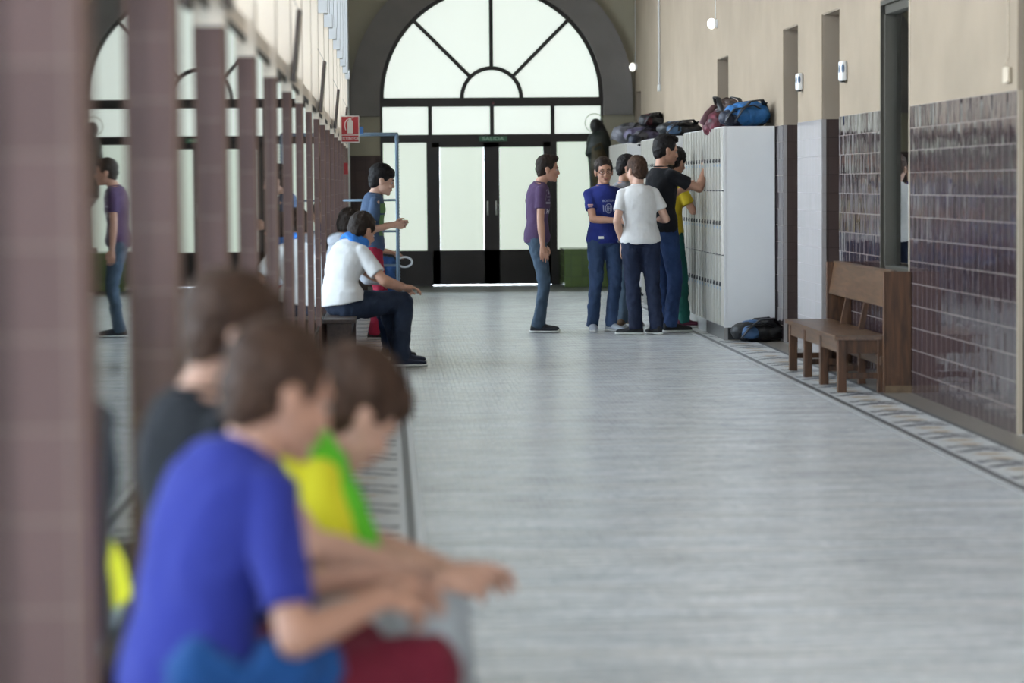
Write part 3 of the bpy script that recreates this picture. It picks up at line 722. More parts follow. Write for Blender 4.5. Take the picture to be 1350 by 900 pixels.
softbag('backpack', (2.93, 23.45, 1.80), PI/2-.1, (.42, .22, .25), redf, 'crimson patterned backpack hanging over the front edge of the lockers', 'bag', bt, greyf, mat('dusty pink strap', (.13, .06, .07), .6), ry=0, rx=.55, seed=3)
softbag('backpack', (3.12, 23.5, 1.862), 1.9, (.34, .24, .27), mat('dark brown nylon', (.05, .03, .025), .6, var=.5, vscale=14), 'dark brown bag with a loop, behind the crimson patterned backpack', 'bag', bt, seed=4)
softbag('backpack', (3.1, 27.35, 1.862), .12, (.42, .34, .16), blackf, 'thin black bag on the middle locker bank with a blue edge', 'bag', bt, mat('steel blue nylon', (.06, .12, .22), .5), seed=5)
softbag('backpack', (3.18, 31.75, 1.862), .2, (.46, .34, .20), purf, 'dusty purple bag in the far pile on the lockers', 'bag', bt, greyf, seed=6)
softbag('backpack', (3.05, 32.3, 1.862), .5, (.42, .34, .25), greyf, 'grey backpack standing tallest in the far pile on the lockers', 'bag', bt, blackf, seed=7)
softbag('backpack', (3.26, 31.75, 2.05), .1, (.28, .26, .17), blackf, 'black bag resting on top of the dusty purple bag', 'bag', bt, redf, seed=8)
softbag('backpack', (3.03, 31.62, 1.83), 1.2, (.24, .16, .15), navyf, 'small navy bag drooping over the edge of the farthest lockers', 'bag', bt, greyf, rx=.4, seed=9)
softbag('sports_bag', (3.20, 22.28, .0), .08, (.42, .26, .19), blackf, 'black sports bag with a blue zip lying on the floor by the lockers', 'bag', None, mat('blue piping nylon', (.04, .10, .22), .5), seed=10)
# ------------------------------------------------------------------ people
skin_a = mat('light tan skin', (.50, .29, .21), .5, .4, sss=.0, var=.06, vscale=14)
skin_b = mat('tan skin', (.44, .235, .16), .5, .4, var=.06, vscale=14)
skin_c = mat('pale skin', (.52, .31, .23), .5, .4, var=.06, vscale=14)
def cloth(n, c, **k): return mat(n, c, .85, .25, bump=k.get('bump', .009), bscale=k.get('bs', 9), var=k.get('var', .05), vscale=9, sheen=.04)
def denim(n, c): return mat(n, c, .8, .25, bump=.004, bscale=14, var=.28, vscale=7, stretch=(1, 1, .6))
def hairm(n, c): return mat(n, c, .6, .2, bump=.004, bscale=55, var=.35, vscale=35, stretch=(1, 1, .35))
h_dark = hairm('dark brown hair', (.022, .014, .010)); h_brown = hairm('brown hair', (.050, .026, .016)); h_black = hairm('black hair', (.010, .008, .008))
eye_w = mat('eye white', (.38, .35, .33), .3); eye_d = mat('dark iris', (.02, .012, .01), .2); lipm = mat('lips', (.33, .12, .10), .5)
rubber = mat('white rubber sole', (.62, .62, .60), .6); lacem = mat('white laces', (.65, .65, .65), .8)

def ik(a, b, l1, l2, hint):
    d = b-a; L = min(d.length, (l1+l2)*.998); dn = d.normalized()
    x = (l1*l1-l2*l2+L*L)/(2*L); h = math.sqrt(max(l1*l1-x*x, 0))
    hv = hint-a; hv = (hv-dn*hv.dot(dn))
    hv = hv.normalized() if hv.length > 1e-6 else V((0, 0, -1))
    return a+dn*x+hv*h, a+dn*L

def basis(fwd, upv):
    f = fwd.normalized(); r = f.cross(upv).normalized(); u = r.cross(f).normalized(); return r, f, u
def in_frame(c, R, s, p): return c+R[0]*(p[0]*s)+R[1]*(p[1]*s)+R[2]*(p[2]*s)
def ell_f(bm, c, R, s, p, rad):
    ell(bm, in_frame(c, R, s, p), [k*s for k in rad], M((R[0], R[1], R[2])).transposed(), 24, 14)

def hand(bm, w, d, nrm, curl, side, s, spread=.12, point=False, fc=None):
    """w wrist, d direction of fingers, nrm palm-facing normal, curl radians per joint"""
    d = d.normalized(); nrm = (nrm-d*nrm.dot(d)).normalized(); lat = d.cross(nrm).normalized()*side
    # lat points to the thumb side
    kn = []
    for i, off in enumerate((.030, .010, -.011, -.031)):
        k = w+d*((.088-.004*abs(i-1))*s)+lat*off*s; kn.append(k)
        cap(bm, w+lat*off*.5*s+d*.01*s, .013*s, k, .0105*s, 10)
    cap(bm, w+d*.02*s, .019*s, w+d*.06*s, .020*s, 10)
    for i, (k, L) in enumerate(zip(kn, (.072, .080, .074, .058))):
        p = k; ang = (fc[i] if fc else curl*(1+.12*i)); dd = (d+lat*(spread*(1.5-i)/1.5*.6)).normalized(); a = ang*.7
        for j, f in enumerate((.46, .31, .23)):
            q = p+(dd*math.cos(a)+nrm*math.sin(a))*L*f*s
            cap(bm, p, (.0092-.0009*j)*s, q, (.0086-.0010*j)*s, 8); p = q; a += ang
    t0 = w+d*.022*s+lat*.020*s; t1 = t0+(d*.62+lat*.62+nrm*.35).normalized()*.042*s; t2 = t1+(d*.85+lat*.18+nrm*.45).normalized()*.034*s; t3 = t2+(d*.85-lat*.1+nrm*.5).normalized()*.026*s
    cap(bm, t0, .0135*s, t1, .0112*s, 8); cap(bm, t1, .0108*s, t2, .0098*s, 8); cap(bm, t2, .0095*s, t3, .008*s, 8)

def person(loc, yaw, H, label, P, mats, hair='short', vox=.0058, shoes='dark', group=None, extras=()):
    """P: pose in local (side, forward, up) metres; everything is turned by yaw (0 faces away from the camera, 90 faces right)"""
    s = H/1.75; ya_ = math.radians(yaw)
    Fd = V((math.sin(ya_), math.cos(ya_), 0)); Rd = V((math.cos(ya_), -math.sin(ya_), 0)); Z = V((0, 0, 1))
    W = lambda p: Rd*p[0]+Fd*p[1]+Z*p[2]
    pel = W(P['pelvis']); neck = W(P['neck'])
    tw = math.radians(P.get('twist', 0)); hy = math.radians(P.get('hipyaw', 0))
    def rotz(v, a): return M.Rotation(-a, 3, 'Z') @ v
    sp = (neck-pel).normalized()
    hipR = rotz(Rd, hy); shR = rotz(Rd, tw); shR = (shR-sp*shR.dot(sp)*.7).normalized()
    if P.get('shroll'): shR = (shR+Z*math.sin(math.radians(P['shroll']))).normalized()
    bend = W(P.get('bend', (0, 0, 0)))
    mid = (pel+neck)/2+bend
    def spine(t): return pel*(1-t)**2+mid*2*t*(1-t)+neck*t*t
    def sdir(t): return ((mid-pel)*2*(1-t)+(neck-mid)*2*t).normalized()
    def axes(t):
        d = sdir(t); x = (hipR*(1-t)+shR*t).normalized(); x = (x-d*x.dot(d)).normalized(); return x, d.cross(x).normalized()*1, d
    b = P.get('build', 1.0)
    TR = [(-.10, .150, .100), (0, .162, .108), (.14, .150, .100), (.30, .135, .090), (.48, .143, .098), (.66, .150, .108), (.82, .146, .100), (.92, .118, .080), (.985, .090, .062), (1.03, .058, .056)]
    def torso(bm, grow, t0=-.2, t1=2, hemflare=0, fr=1):
        R = []
        for t, rx, ry in TR:
            if t < t0 or t > t1: continue
            x, y, d = axes(min(max(t, 0), 1)); c = spine(t) if t >= 0 else pel+d*(t*.5*s)
            g = grow+(hemflare if t < .25 else 0)
            R.append((c-y*0, x, y, (rx*b)*s+g, (ry*b)*s+g))
        loft(bm, R, 28)
    nk_x, nk_y, nk_d = axes(1)
    shc = spine(.88)
    L_sh = shc-shR*(.143*b*s)-Z*.014; R_sh = shc+shR*(.143*b*s)-Z*.014
    if 'shfwd' in P: 
        L_sh += W((0, P['shfwd'], 0)); R_sh += W((0, P['shfwd'], 0))
    hipc = pel-sdir(0)*.02*s
    L_hp = hipc-hipR*.088*s; R_hp = hipc+hipR*.088*s
    # legs
    legs = []
    for nm, hp in (('L', L_hp), ('R', R_hp)):
        ank = W(P['ank'+nm]); hint = W(P['knee'+nm]) if 'knee'+nm in P else (hp+ank)/2+Fd*.3
        kn, ank2 = ik(hp, ank, .425*s, .405*s, hint); legs.append((nm, hp, kn, ank2))
    arms = []
    for nm, sh, sgn in (('L', L_sh, -1), ('R', R_sh, 1)):
        wr_ = W(P['hand'+nm]); hint = W(P['elb'+nm]) if 'elb'+nm in P else sh+Rd*sgn*.1-Fd*.2-Z*.4
        el, wr2 = ik(sh, wr_, .285*s, .250*s, hint); arms.append((nm, sh, el, wr2, sgn))
    # head frame
    hyaw = math.radians(P.get('headyaw', 0)); hp_ = math.radians(P.get('headpitch', 0)); hr = math.radians(P.get('headroll', 0))
    hf = rotz(Fd, hyaw); hR = rotz(Rd, hyaw)
    hf2 = hf*math.cos(hp_)-Z*math.sin(hp_); hu = Z*math.cos(hp_)+hf*math.sin(hp_)
    hR2 = hR*math.cos(hr)+hu*math.sin(hr); hu = hu*math.cos(hr)-hR*math.sin(hr)
    HR = (hR2, hf2, hu); hs = P.get('hs', 1.0)*max(s, .93)*1.07
    headc = neck+W(P.get('headoff', (0, .045, .135)))*s-V((0, 0, .012))
    skin = mats['skin']
    bm = NB(); torso(bm, -.006)
    # shoulders, arms
    for nm, sh, el, wr2, sgn in arms:
        cap(bm, shc+(sh-shc)*.35, .056*s*b, sh, .045*s*b); cap(bm, sh, .044*s*b, el, .036*s*b)
        mdl = el+(wr2-el)*.3
        cap(bm, el, .036*s*b, mdl, .038*s*b); cap(bm, mdl, .038*s*b, wr2, .024*s*b)
        hd = W(P['hd'+nm]) if 'hd'+nm in P else (wr2-el)
        pn = W(P['pn'+nm]) if 'pn'+nm in P else -shR*sgn
        hand(bm, wr2, hd, pn, P.get('curl'+nm, .45), 1 if (hd.cross(pn).dot(W(P['th'+nm]) if 'th'+nm in P else Fd)) > 0 else -1, s*1.0, fc=P.get('fc'+nm))
    for nm, hp, kn, an in legs:
        cap(bm, hp, .080*s*b, kn, .052*s); cf = kn+(an-kn)*.3; cap(bm, kn, .052*s, cf, .050*s*b); cap(bm, cf, .050*s*b, an, .034*s)
        toe = W(P.get('toe'+nm, (0, 1, 0))); cap(bm, an-Z*.035*s, .030*s, an+toe.normalized()*.10*s-Z*.060*s, .016*s)
    # neck and head
    cap(bm, spine(.97), .058*s, in_frame(headc, HR, hs, (0, -.028, -.055)), .052*s)
    E = lambda p, r: ell_f(bm, headc, HR, hs, p, r)
    E((0, -.012, .032), (.074, .096, .088)); E((0, .018, -.035), (.060, .066, .070)); E((0, .030, -.068), (.046, .052, .040))
    E((0, .066, -.092), (.024, .020, .018)); E((0, .070, .022), (.052, .020, .020)); E((0, .062, -.02), (.050, .026, .035))
    cap(bm, in_frame(headc, HR, hs, (0, .086, .008)), .0085*hs, in_frame(headc, HR, hs, (0, .099, -.030)), .0115*hs, 10)
    E((-.010, .089, -.034), (.009, .010, .008)); E((.010, .089, -.034), (.009, .010, .008))
    E((0, .084, -.056), (.024, .011, .007)); E((0, .082, -.066), (.020, .011, .007))
    for q in (-1, 1):
        E((q*.030, .078, -.030), (.020, .014, .018)); E((q*.075, -.006, -.010), (.010, .020, .032)); E((q*.080, -.014, .002), (.008, .016, .022))
    body = remesh('person', bm, skin, vox, None, 2, fac=.4); body.location = loc
    tag(body, label, 'person', group)
    def kid(name, bm, m, vx=.009, it=3, disp=None, par=None): return remesh(name, bm, m, vx, par or body, it, disp)
    def ch(name, bm, m, sm=True, par=None): return obj(name, bm, m, par or body, sm)
    # face details
    for q in (-1, 1):
        bm = NB(); ell_f(bm, headc, HR, hs, (q*.031, .0775, -.001), (.0115, .0085, .0058)); ey = ch('eye', bm, eye_w)
        bm = NB(); ell_f(bm, headc, HR, hs, (q*.031, .0855, -.001), (.0062, .003, .0056)); ch('iris', bm, eye_d, par=ey)
        bm = NB(); pts = [in_frame(headc, HR, hs, (q*x, y, z)) for x, y, z in ((.013, .092, .019), (.030, .089, .025), (.048, .075, .019))]; tube(bm, pts, [.003*hs, .0042*hs, .002*hs], 8); ch('eyebrow', bm, mats['hair'])
    bm = NB(); ell_f(bm, headc, HR, hs, (0, .0895, -.060), (.022, .0075, .0070)); ch('mouth', bm, lipm)
    # hair
    bm = NB(); E = lambda p, r: ell_f(bm, headc, HR, hs, p, r)
    E((0, -.020, .056), (.080, .096, .086)); E((0, -.022, .050), (.083, .098, .083)); E((0, -.050, .008), (.076, .068, .078)); E((0, -.06, -.035), (.058, .045, .045))
    for q in (-1, 1): E((q*.066, .018, .035), (.014, .030, .035))
    if hair == 'quiff': E((0, .035, .108), (.058, .055, .030)); E((0, .06, .098), (.045, .03, .025))
    if hair == 'fringe': E((0, .045, .078), (.068, .045, .038)); E((.02, .062, .060), (.05, .03, .028)); E((0, -.02, .06), (.090, .103, .085))
    if hair == 'mop': E((0, .04, .075), (.076, .055, .045)); E((0, -.03, .055), (.096, .105, .092)); E((0, -.055, -.01), (.084, .07, .08)); E((0, .065, .058), (.06, .03, .03))
    if hair == 'curly': E((0, -.02, .058), (.092, .104, .090)); E((0, -.055, .01), (.084, .072, .08))
    dsp = {'mop': [(.035, .022), (.014, .012)], 'curly': [(.022, .024), (.012, .012)]}.get(hair, [(.03, .010), (.012, .009)])
    kid('hair', bm, mats['hair'], .0055, 2, dsp)
    # shirt
    top = mats['top']; g = P.get('loose', .014)
    bm = NB(); torso(bm, g, t0=P.get('hem', -.05), t1=.99, hemflare=P.get('flare', .008))
    sl = P.get('sleeve', .62)
    for nm, sh, el, wr2, sgn in arms:
        if sl <= 1:
            e2 = sh+(el-sh)*sl
            cap(bm, shc+(sh-shc)*.4+sdir(1)*.005, .058*s*b, sh, .052*s*b); frustum(bm, sh, .053*s*b, e2, (.058 if sl < .9 else .052)*s*b, 18); ell(bm, sh, (.0535*s*b,)*3)
        else:
            cap(bm, shc+(sh-shc)*.4, .066*s*b, sh, .062*s*b); cap(bm, sh, .062*s*b, el, .054*s*b); frustum(bm, el, .054*s*b, el+(wr2-el)*.9, .040*s*b, 16)
    # raised collar ring
    cA = spine(.93); frustum(bm, cA, .10*s, spine(1.0)+sdir(1)*.004, .066*s, 20)
    shirt = kid(mats.get('topname', 't_shirt'), bm, top, .0085, 3, [(.16, .024), (.06, .008)])
    bm = NB(); x, y, d = axes(1); c = spine(1.005)+d*.006*s
    tube(bm, [c+x*(.063*s*math.cos(a))+y*(.060*s*math.sin(a))-y*0 for a in [2*PI*k/20 for k in range(21)]], .006*s, 8); ch('collar', bm, mats.get('collar', top), par=shirt)
    # trousers
    bm = NB(); pg = .012
    R = []
    for t, rx, ry in ((-.16, .10, .08), (-.10, .152, .104), (0, .166, .112), (.10, .158, .106), (.15, .150, .100)):
        x, y, d = axes(max(t, 0)); c = spine(t) if t >= 0 else pel+d*(t*.5*s)
        R.append((c, x, y, rx*s*b+.006, ry*s*b+.006))
    loft(bm, R, 24)
    lw = P.get('legw', 1.0); pl = P.get('pantlen', 1.10)
    for nm, hp, kn, an in legs:
        ell(bm, hp, (.092*s*b,)*3); frustum(bm, hp, .094*s*b*min(lw, 1.1), kn, .066*s*lw, 18); ell(bm, kn, (.066*s*lw,)*3)
        if pl > .2: frustum(bm, kn, .066*s*lw, an+(kn-an)*(1-pl), .061*s*lw, 18)
    tr = kid(mats.get('botname', 'jeans'), bm, mats['bottom'], .0095, 3, [(.12, .022), (.045, .018)])
    # shoes
    for nm, hp, kn, an in legs:
        toe = W(P.get('toe'+nm, (0, 1, 0))); toe.z = 0; toe.normalize(); sd = V((toe.y, -toe.x, 0))
        pit = math.radians(P.get('heel'+nm, 0)); fz = toe*math.cos(pit)-Z*math.sin(pit); uz = Z*math.cos(pit)+toe*math.sin(pit)
        o0 = an-uz*.085*s
        bm = NB(); Rr = []
        for t, w_, h in ((-.075, .024, .022), (-.066, .033, .062), (-.03, .037, .070), (.03, .038, .068), (.09, .045, .044), (.15, .046, .034), (.185, .034, .026), (.198, .018, .016)):
            Rr.append((o0+fz*t*s+uz*(.014+h/2)*s, sd, uz, w_*s, (h/2+.006)*s))
        loft(bm, Rr, 20); shoe = kid('shoe', bm, mats['shoe'], .006, 2)
        bm = NB(); Rr = []
        for t, w_ in ((-.082, .022), (-.072, .036), (-.03, .042), (.03, .041), (.09, .048), (.15, .049), (.19, .037), (.205, .018)):
            Rr.append((o0+fz*t*s+uz*.011*s, sd, uz, w_*s, .012*s))
        loft(bm, Rr, 20); ch('sole', bm, mats.get('sole', rubber), par=shoe)
        bm = NB()
        for k in range(4):
            t = .035+.022*k; hz = .080-.011*k
            tube(bm, [o0+fz*(t+.006)*s+uz*(hz-.012)*s-sd*.030*s, o0+fz*t*s+uz*(hz+.004)*s, o0+fz*(t-.004)*s+uz*(hz-.012)*s+sd*.030*s], .0035*s, 6)
        ch('laces', bm, mats.get('lace', lacem), par=shoe)
    info = dict(body=body, shirt=shirt, trousers=tr, neck=neck, pel=pel, headc=headc, HR=HR, hs=hs, s=s, W=W, F=Fd, R=Rd, arms=arms, legs=legs, spine=spine, axes=axes, ch=ch, kid=kid, shR=shR)
    return info
def decal(name, I, me, m, centre, fwd, upv, parent):
    """print lying on the cloth: every vertex dropped along -fwd on to the shirt surface"""
    sh = I['shirt'].data; bvh = BVHTree.FromPolygons([v.co.copy() for v in sh.vertices], [p.vertices[:] for p in sh.polygons])
    bm = NB(); bm.from_mesh(me); bmesh.ops.triangulate(bm, faces=bm.faces)
    for _ in range(2):
        lg = [e_ for e_ in bm.edges if e_.calc_length() > .02]
        if lg: bmesh.ops.subdivide_edges(bm, edges=lg, cuts=1); bmesh.ops.triangulate(bm, faces=bm.faces)
    f = fwd.normalized(); r = f.cross(upv).normalized()*-1; u = f.cross(r).normalized()*1
    u = upv.normalized(); u = (u-f*u.dot(f)).normalized(); r = u.cross(f).normalized()
    for v in bm.verts:
        o = centre+r*v.co.x+u*v.co.y+f*.4
        hit = bvh.ray_cast(o, -f, .8)
        v.co = (hit[0]+f*.0035) if hit[0] else centre+r*v.co.x+u*v.co.y+f*.1
    o = obj(name, bm, m, parent); return o
def shape_mesh(fn):
    bm = NB(); fn(bm); me = bpy.data.meshes.new('d'); bm.to_mesh(me); bm.free(); return me
def quadf(bm, pts): bm.faces.new([bm.verts.new((x, y, 0)) for x, y in pts])

# --- standing group by the lockers
STAND = dict(pelvis=(0, 0, .93), neck=(0, -.01, 1.46), ankL=(-.09, 0, .085), ankR=(.09, 0, .085), kneeL=(-.1, .5, .5), kneeR=(.1, .5, .5))
def pose(sc, base=STAND, **k):
    d = {}
    for a, v in {**base, **k}.items():
        d[a] = tuple(q*sc for q in v) if isinstance(v, tuple) and a[:3] in ('pel', 'nec', 'ank', 'kne', 'han', 'elb', 'ben') else v
    return d
purple = cloth('faded purple cotton', (.075, .042, .10)); j_mid = denim('washed blue denim', (.055, .085, .125))
I = person((1.44, 24.0, 0), 88, 1.655, 'boy in purple T-shirt standing alone in profile, arms hanging', pose(.945,
    pelvis=(0, -.045, .93), neck=(0, -.015, 1.46), bend=(0, -.02, 0), ankL=(-.07, -.02, .09), ankR=(.09, -.05, .09), kneeL=(-.09, .6, .5), kneeR=(.09, .5, .5), toeL=(-.1, 1, 0), toeR=(.15, 1, 0),
    handL=(-.24, .04, .86), handR=(.225, -.01, .85), elbL=(-.35, -.4, 1.1), elbR=(.33, -.35, 1.1), hdR=(0, .12, -1), pnR=(-1, .0, 0), hdL=(0, .1, -1), pnL=(1, 0, 0), curlR=.22, curlL=.25,
    thL=(0, 1, 0), thR=(0, 1, 0), headoff=(0, .085, .145), headyaw=4, headpitch=3, hem=-.12, twist=-4, hs=1.0, legw=.92),
    dict(skin=skin_b, hair=h_dark, top=purple, bottom=j_mid, shoe=mat('dark canvas shoe', (.02, .022, .03), .8)), 'quiff')
silver = mat('silver shirt print', (.26, .24, .32), .6)
def pr(bm):
    quadf(bm, [(-.05, -.03), (.06, -.03), (.06, -.01), (-.05, -.01)])
    quadf(bm, [(-.05, 0), (-.035, 0), (-.035, .06), (-.05, .05)]); quadf(bm, [(.0, 0), (.05, 0), (.05, .012), (.0, .012)]); quadf(bm, [(-.01, .03), (.045, .03), (.045, .04), (-.01, .04)]); quadf(bm, [(.0, .055), (.03, .06), (.02, .11), (.005, .10)])
    quadf(bm, [(-.035, .08), (.0, .095), (.0, .105), (-.035, .09)])
n_ = I['spine'](.62); fdir = (I['F']*.75+I['R']).normalized()
decal('chest_print', I, shape_mesh(pr), silver, n_+V((0, 0, .03)), fdir, V((0, 0, 1)), I['shirt'])
decal('chest_lettering', I, text_mesh('& Pol', .062, bold=.0012), mat('white shirt print', (.6, .58, .62), .6), n_-V((0, 0, .07)), fdir, V((0, 0, 1)), I['shirt'])

royal = cloth('royal blue cotton', (.022, .034, .20)); j_blue = denim('blue denim', (.035, .062, .13))
I = person((2.03, 24.05, 0), 166, 1.63, 'boy in glasses and blue T-shirt with a crest, facing the camera', pose(.93,
    pelvis=(0, 0, .93), neck=(.015, 0, 1.455), ankL=(-.05, .05, .09), ankR=(.12, -.03, .09), kneeL=(-.1, .5, .5), kneeR=(.15, .5, .5), toeL=(-.35, 1, 0), toeR=(.25, 1, 0),
    handR=(-.05, .26, 1.11), elbR=(.60, -.05, 1.05), handL=(-.20, .20, 1.05), elbL=(-.45, -.2, 1.05), hdR=(-1, .35, -.02), pnR=(0, -1, -.2), curlR=.5, thR=(0, 0, 1), hdL=(.2, .8, -.5), pnL=(1, 0, -.3), thL=(0, 0, 1),
    headoff=(0, .035, .150), headyaw=9, headpitch=2, headroll=-3, hem=-.16, hs=1.02, shroll=0, build=1.03),
    dict(skin=skin_b, hair=h_dark, top=royal, bottom=j_blue, shoe=mat('pale grey trainer', (.42, .45, .50), .6)), 'short')
pale = mat('pale shirt print', (.30, .34, .52), .6)
f_ = I['F']; c_ = I['spine'](.60)-I['R']*.012
def crest(bm):
    ring = [(.036*math.cos(a), .047*math.sin(a)) for a in [2*PI*k/20 for k in range(20)]]; inn = [(x*.78, y*.82) for x, y in ring]
    vo = [bm.verts.new((x, y, 0)) for x, y in ring]; vi = [bm.verts.new((x, y, 0)) for x, y in inn]
    for i in range(20): bm.faces.new((vo[i], vo[(i+1) % 20], vi[(i+1) % 20], vi[i]))
    for x in (-.014, .0, .014): quadf(bm, [(x-.003, -.026), (x+.003, -.026), (x+.003, .026), (x-.003, .026)])
    quadf(bm, [(-.02, -.004), (.02, -.004), (.02, .004), (-.02, .004)])
    for q in (-1, 1):
        quadf(bm, [(q*.045, -.03), (q*.052, -.03), (q*.058, .03), (q*.048, .03)])
decal('crest_print', I, shape_mesh(crest), pale, c_-V((0, 0, .015)), f_, V((0, 0, 1)), I['shirt'])
decal('chest_lettering', I, text_mesh('BOSTON', .030, bold=.0006), pale, c_+V((0, 0, .055)), f_, V((0, 0, 1)), I['shirt'])
decal('hem_label', I, shape_mesh(lambda bm: quadf(bm, [(-.022, -.012), (.022, -.012), (.022, .012), (-.022, .012)])), signw, I['spine'](.02)+I['R']*.07, f_, V((0, 0, 1)), I['shirt'])
decal('sleeve_badge', I, shape_mesh(lambda bm: (quadf(bm, [(-.025, .0), (.025, .0), (.025, .011), (-.025, .011)]), quadf(bm, [(-.02, -.018), (.02, -.018), (.02, -.008), (-.02, -.008)]))), mat('salmon badge', (.5, .3, .28), .6), I['arms'][1][1]*.55+I['arms'][1][2]*.45, (I['F']+I['R']*.4).normalized(), V((0, 0, 1)), I['shirt'])
bm = NB(); HR_, hc_, hs_ = I['HR'], I['headc'], I['hs']
for q in (-1, 1):
    tube(bm, [in_frame(hc_, HR_, hs_, (q*.032+.024*math.cos(a), .098-.006*abs(math.cos(a)), -.002+.015*math.sin(a))) for a in [2*PI*k/18 for k in range(19)]], .0025, 6)
    tube(bm, [in_frame(hc_, HR_, hs_, p) for p in ((q*.056, .094, .003), (q*.078, .04, .003), (q*.082, -.01, .004))], .0022, 6)
tube(bm, [in_frame(hc_, HR_, hs_, p) for p in ((-.009, .101, .0), (0, .104, .002), (.009, .101, .0))], .0022, 6)
I['ch']('eyeglasses', bm, mat('dark red spectacle frame', (.07, .02, .025), .3))

white = cloth('white cotton', (.60, .59, .58), bump=.003); j_navy = denim('dark navy denim', (.012, .018, .042))
I = person((2.305, 23.45, 0), -4, 1.63, 'boy in plain white T-shirt standing with his back to the camera', pose(.93,
    pelvis=(0, 0, .93), neck=(-.02, .02, 1.455), ankL=(-.05, 0, .09), ankR=(.15, -.03, .09), kneeL=(-.1, .5, .5), kneeR=(.17, .5, .5), toeL=(-.95, .35, 0), toeR=(-.3, 1, 0),
    handL=(-.17, .06, .90), elbL=(-.45, -.35, 1.1), handR=(.20, .24, 1.12), elbR=(.38, -.3, 1.0), hdL=(-.02, .0, -1), pnL=(1, .3, 0), curlL=.9, fcL=(.12, 1.2, 1.3, 1.3), thL=(0, 1, 0), hdR=(-.5, 1, .2), pnR=(-1, -.3, 0), thR=(0, 0, 1),
    headoff=(-.01, .03, .150), headyaw=-28, headpitch=6, hem=-.13, hs=1.04, build=1.05, legw=1.12, loose=.018),
    dict(skin=skin_c, hair=h_brown, top=white, bottom=j_navy, shoe=mat('black canvas shoe', (.012, .012, .014), .8)), 'short')
nm, sh_, el_, wr_, sg_ = I['arms'][0]
bm = NB(); d_ = (wr_-el_).normalized(); x_, y_, _ = frame_of(d_); cc = wr_-d_*.02; tube(bm, [cc+x_*(.030*math.cos(a))+y_*(.030*math.sin(a)) for a in [2*PI*k/16 for k in range(17)]], .009, 8); I['ch']('wristband', bm, blackp)

blackt = cloth('black cotton', (.006, .0065, .009)); j_ind = denim('indigo denim', (.018, .038, .105))
I = person((2.545, 23.75, 0), 62, 1.83, 'tallest boy, in a black T-shirt, reaching up to a locker', pose(1.045,
    pelvis=(0, -.02, .93), neck=(.0, -.02, 1.45), ankL=(-.14, .10, .09), ankR=(.07, .03, .09), kneeL=(-.14, .6, .5), kneeR=(.1, .6, .5), toeL=(-.1, 1, 0), toeR=(.2, 1, 0),
    handR=(.13, .37, 1.45), elbR=(.34, .30, 1.05), handL=(-.16, .30, 1.25), elbL=(-.3, .1, .9), hdR=(-.35, .35, .9), pnR=(-.55, .8, 0), curlR=.5, thR=(-1, 0, .3), hdL=(.2, .8, .4), pnL=(1, 0, 0), thL=(0, 0, 1),
    headoff=(0, .055, .155), headyaw=14, headpitch=8, hem=-.10, twist=0, build=1.04),
    dict(skin=skin_b, hair=h_black, top=blackt, bottom=j_ind, shoe=mat('black suede shoe', (.010, .010, .011), .8), lace=blackp), 'quiff')

yellow = cloth('yellow cotton', (.44, .32, .015)); teal = denim('dark green trousers', (.010, .075, .060))
I = person((2.68, 24.5, 0), 66, 1.72, 'boy in yellow T-shirt and green trousers at the lockers', pose(.985,
    pelvis=(0, 0, .93), neck=(.0, .03, 1.45), ankL=(-.10, .02, .09), ankR=(.10, .10, .09), kneeL=(-.1, .6, .5), kneeR=(.1, .6, .5), toeL=(-.1, 1, 0), toeR=(.2, 1, 0),
    handR=(.08, .36, 1.14), elbR=(.35, .05, .95), handL=(-.13, .36, 1.25), elbL=(-.3, .05, .95), hdR=(-.1, .9, .35), pnR=(-1, 0, 0), thR=(0, 0, 1), hdL=(.1, .9, .4), pnL=(1, 0, 0), thL=(0, 0, 1),
    headoff=(0, .05, .148), headyaw=-20, headpitch=14, hem=-.14, sleeve=.7),
    dict(skin=skin_b, hair=h_black, top=yellow, bottom=teal, botname='trousers', shoe=mat('maroon shoe', (.09, .008, .03), .6)), 'curly')

grey = cloth('heather grey cotton', (.21, .21, .24)); j_light = denim('light blue denim', (.085, .125, .175))
I = person((2.27, 24.85, 0), 132, 1.66, 'boy in grey T-shirt half hidden between the boys in blue and white', pose(.95,
    pelvis=(0, 0, .93), neck=(.0, .02, 1.455), ankL=(-.06, -.02, .09), ankR=(.10, .06, .09), kneeL=(-.1, .5, .5), kneeR=(.13, .5, .5), toeL=(-.3, 1, 0), toeR=(1, .5, 0),
    handL=(-.25, .05, .88), elbL=(-.4, -.3, 1.1), handR=(.20, .22, 1.05), elbR=(.4, -.3, 1.1), hdL=(0, .1, -1), thL=(0, 1, 0), hdR=(-.3, 1, .1), thR=(0, 0, 1), pnR=(-1, 0, 0),
    headoff=(0, .055, .148), headyaw=-35, headpitch=8, hem=-.13),
    dict(skin=skin_b, hair=h_black, top=grey, bottom=j_light, shoe=mat('brown suede shoe', (.10, .055, .025), .8)), 'short')
decal('chest_print', I, shape_mesh(lambda bm: [quadf(bm, [(x-.012, -.05), (x+.012, -.05), (x+.004, .06), (x-.016, .06)]) for x in (-.05, .0, .05)]), mat('dark shirt print', (.03, .035, .05), .6), I['spine'](.55), I['F'], V((0, 0, 1)), I['shirt'])

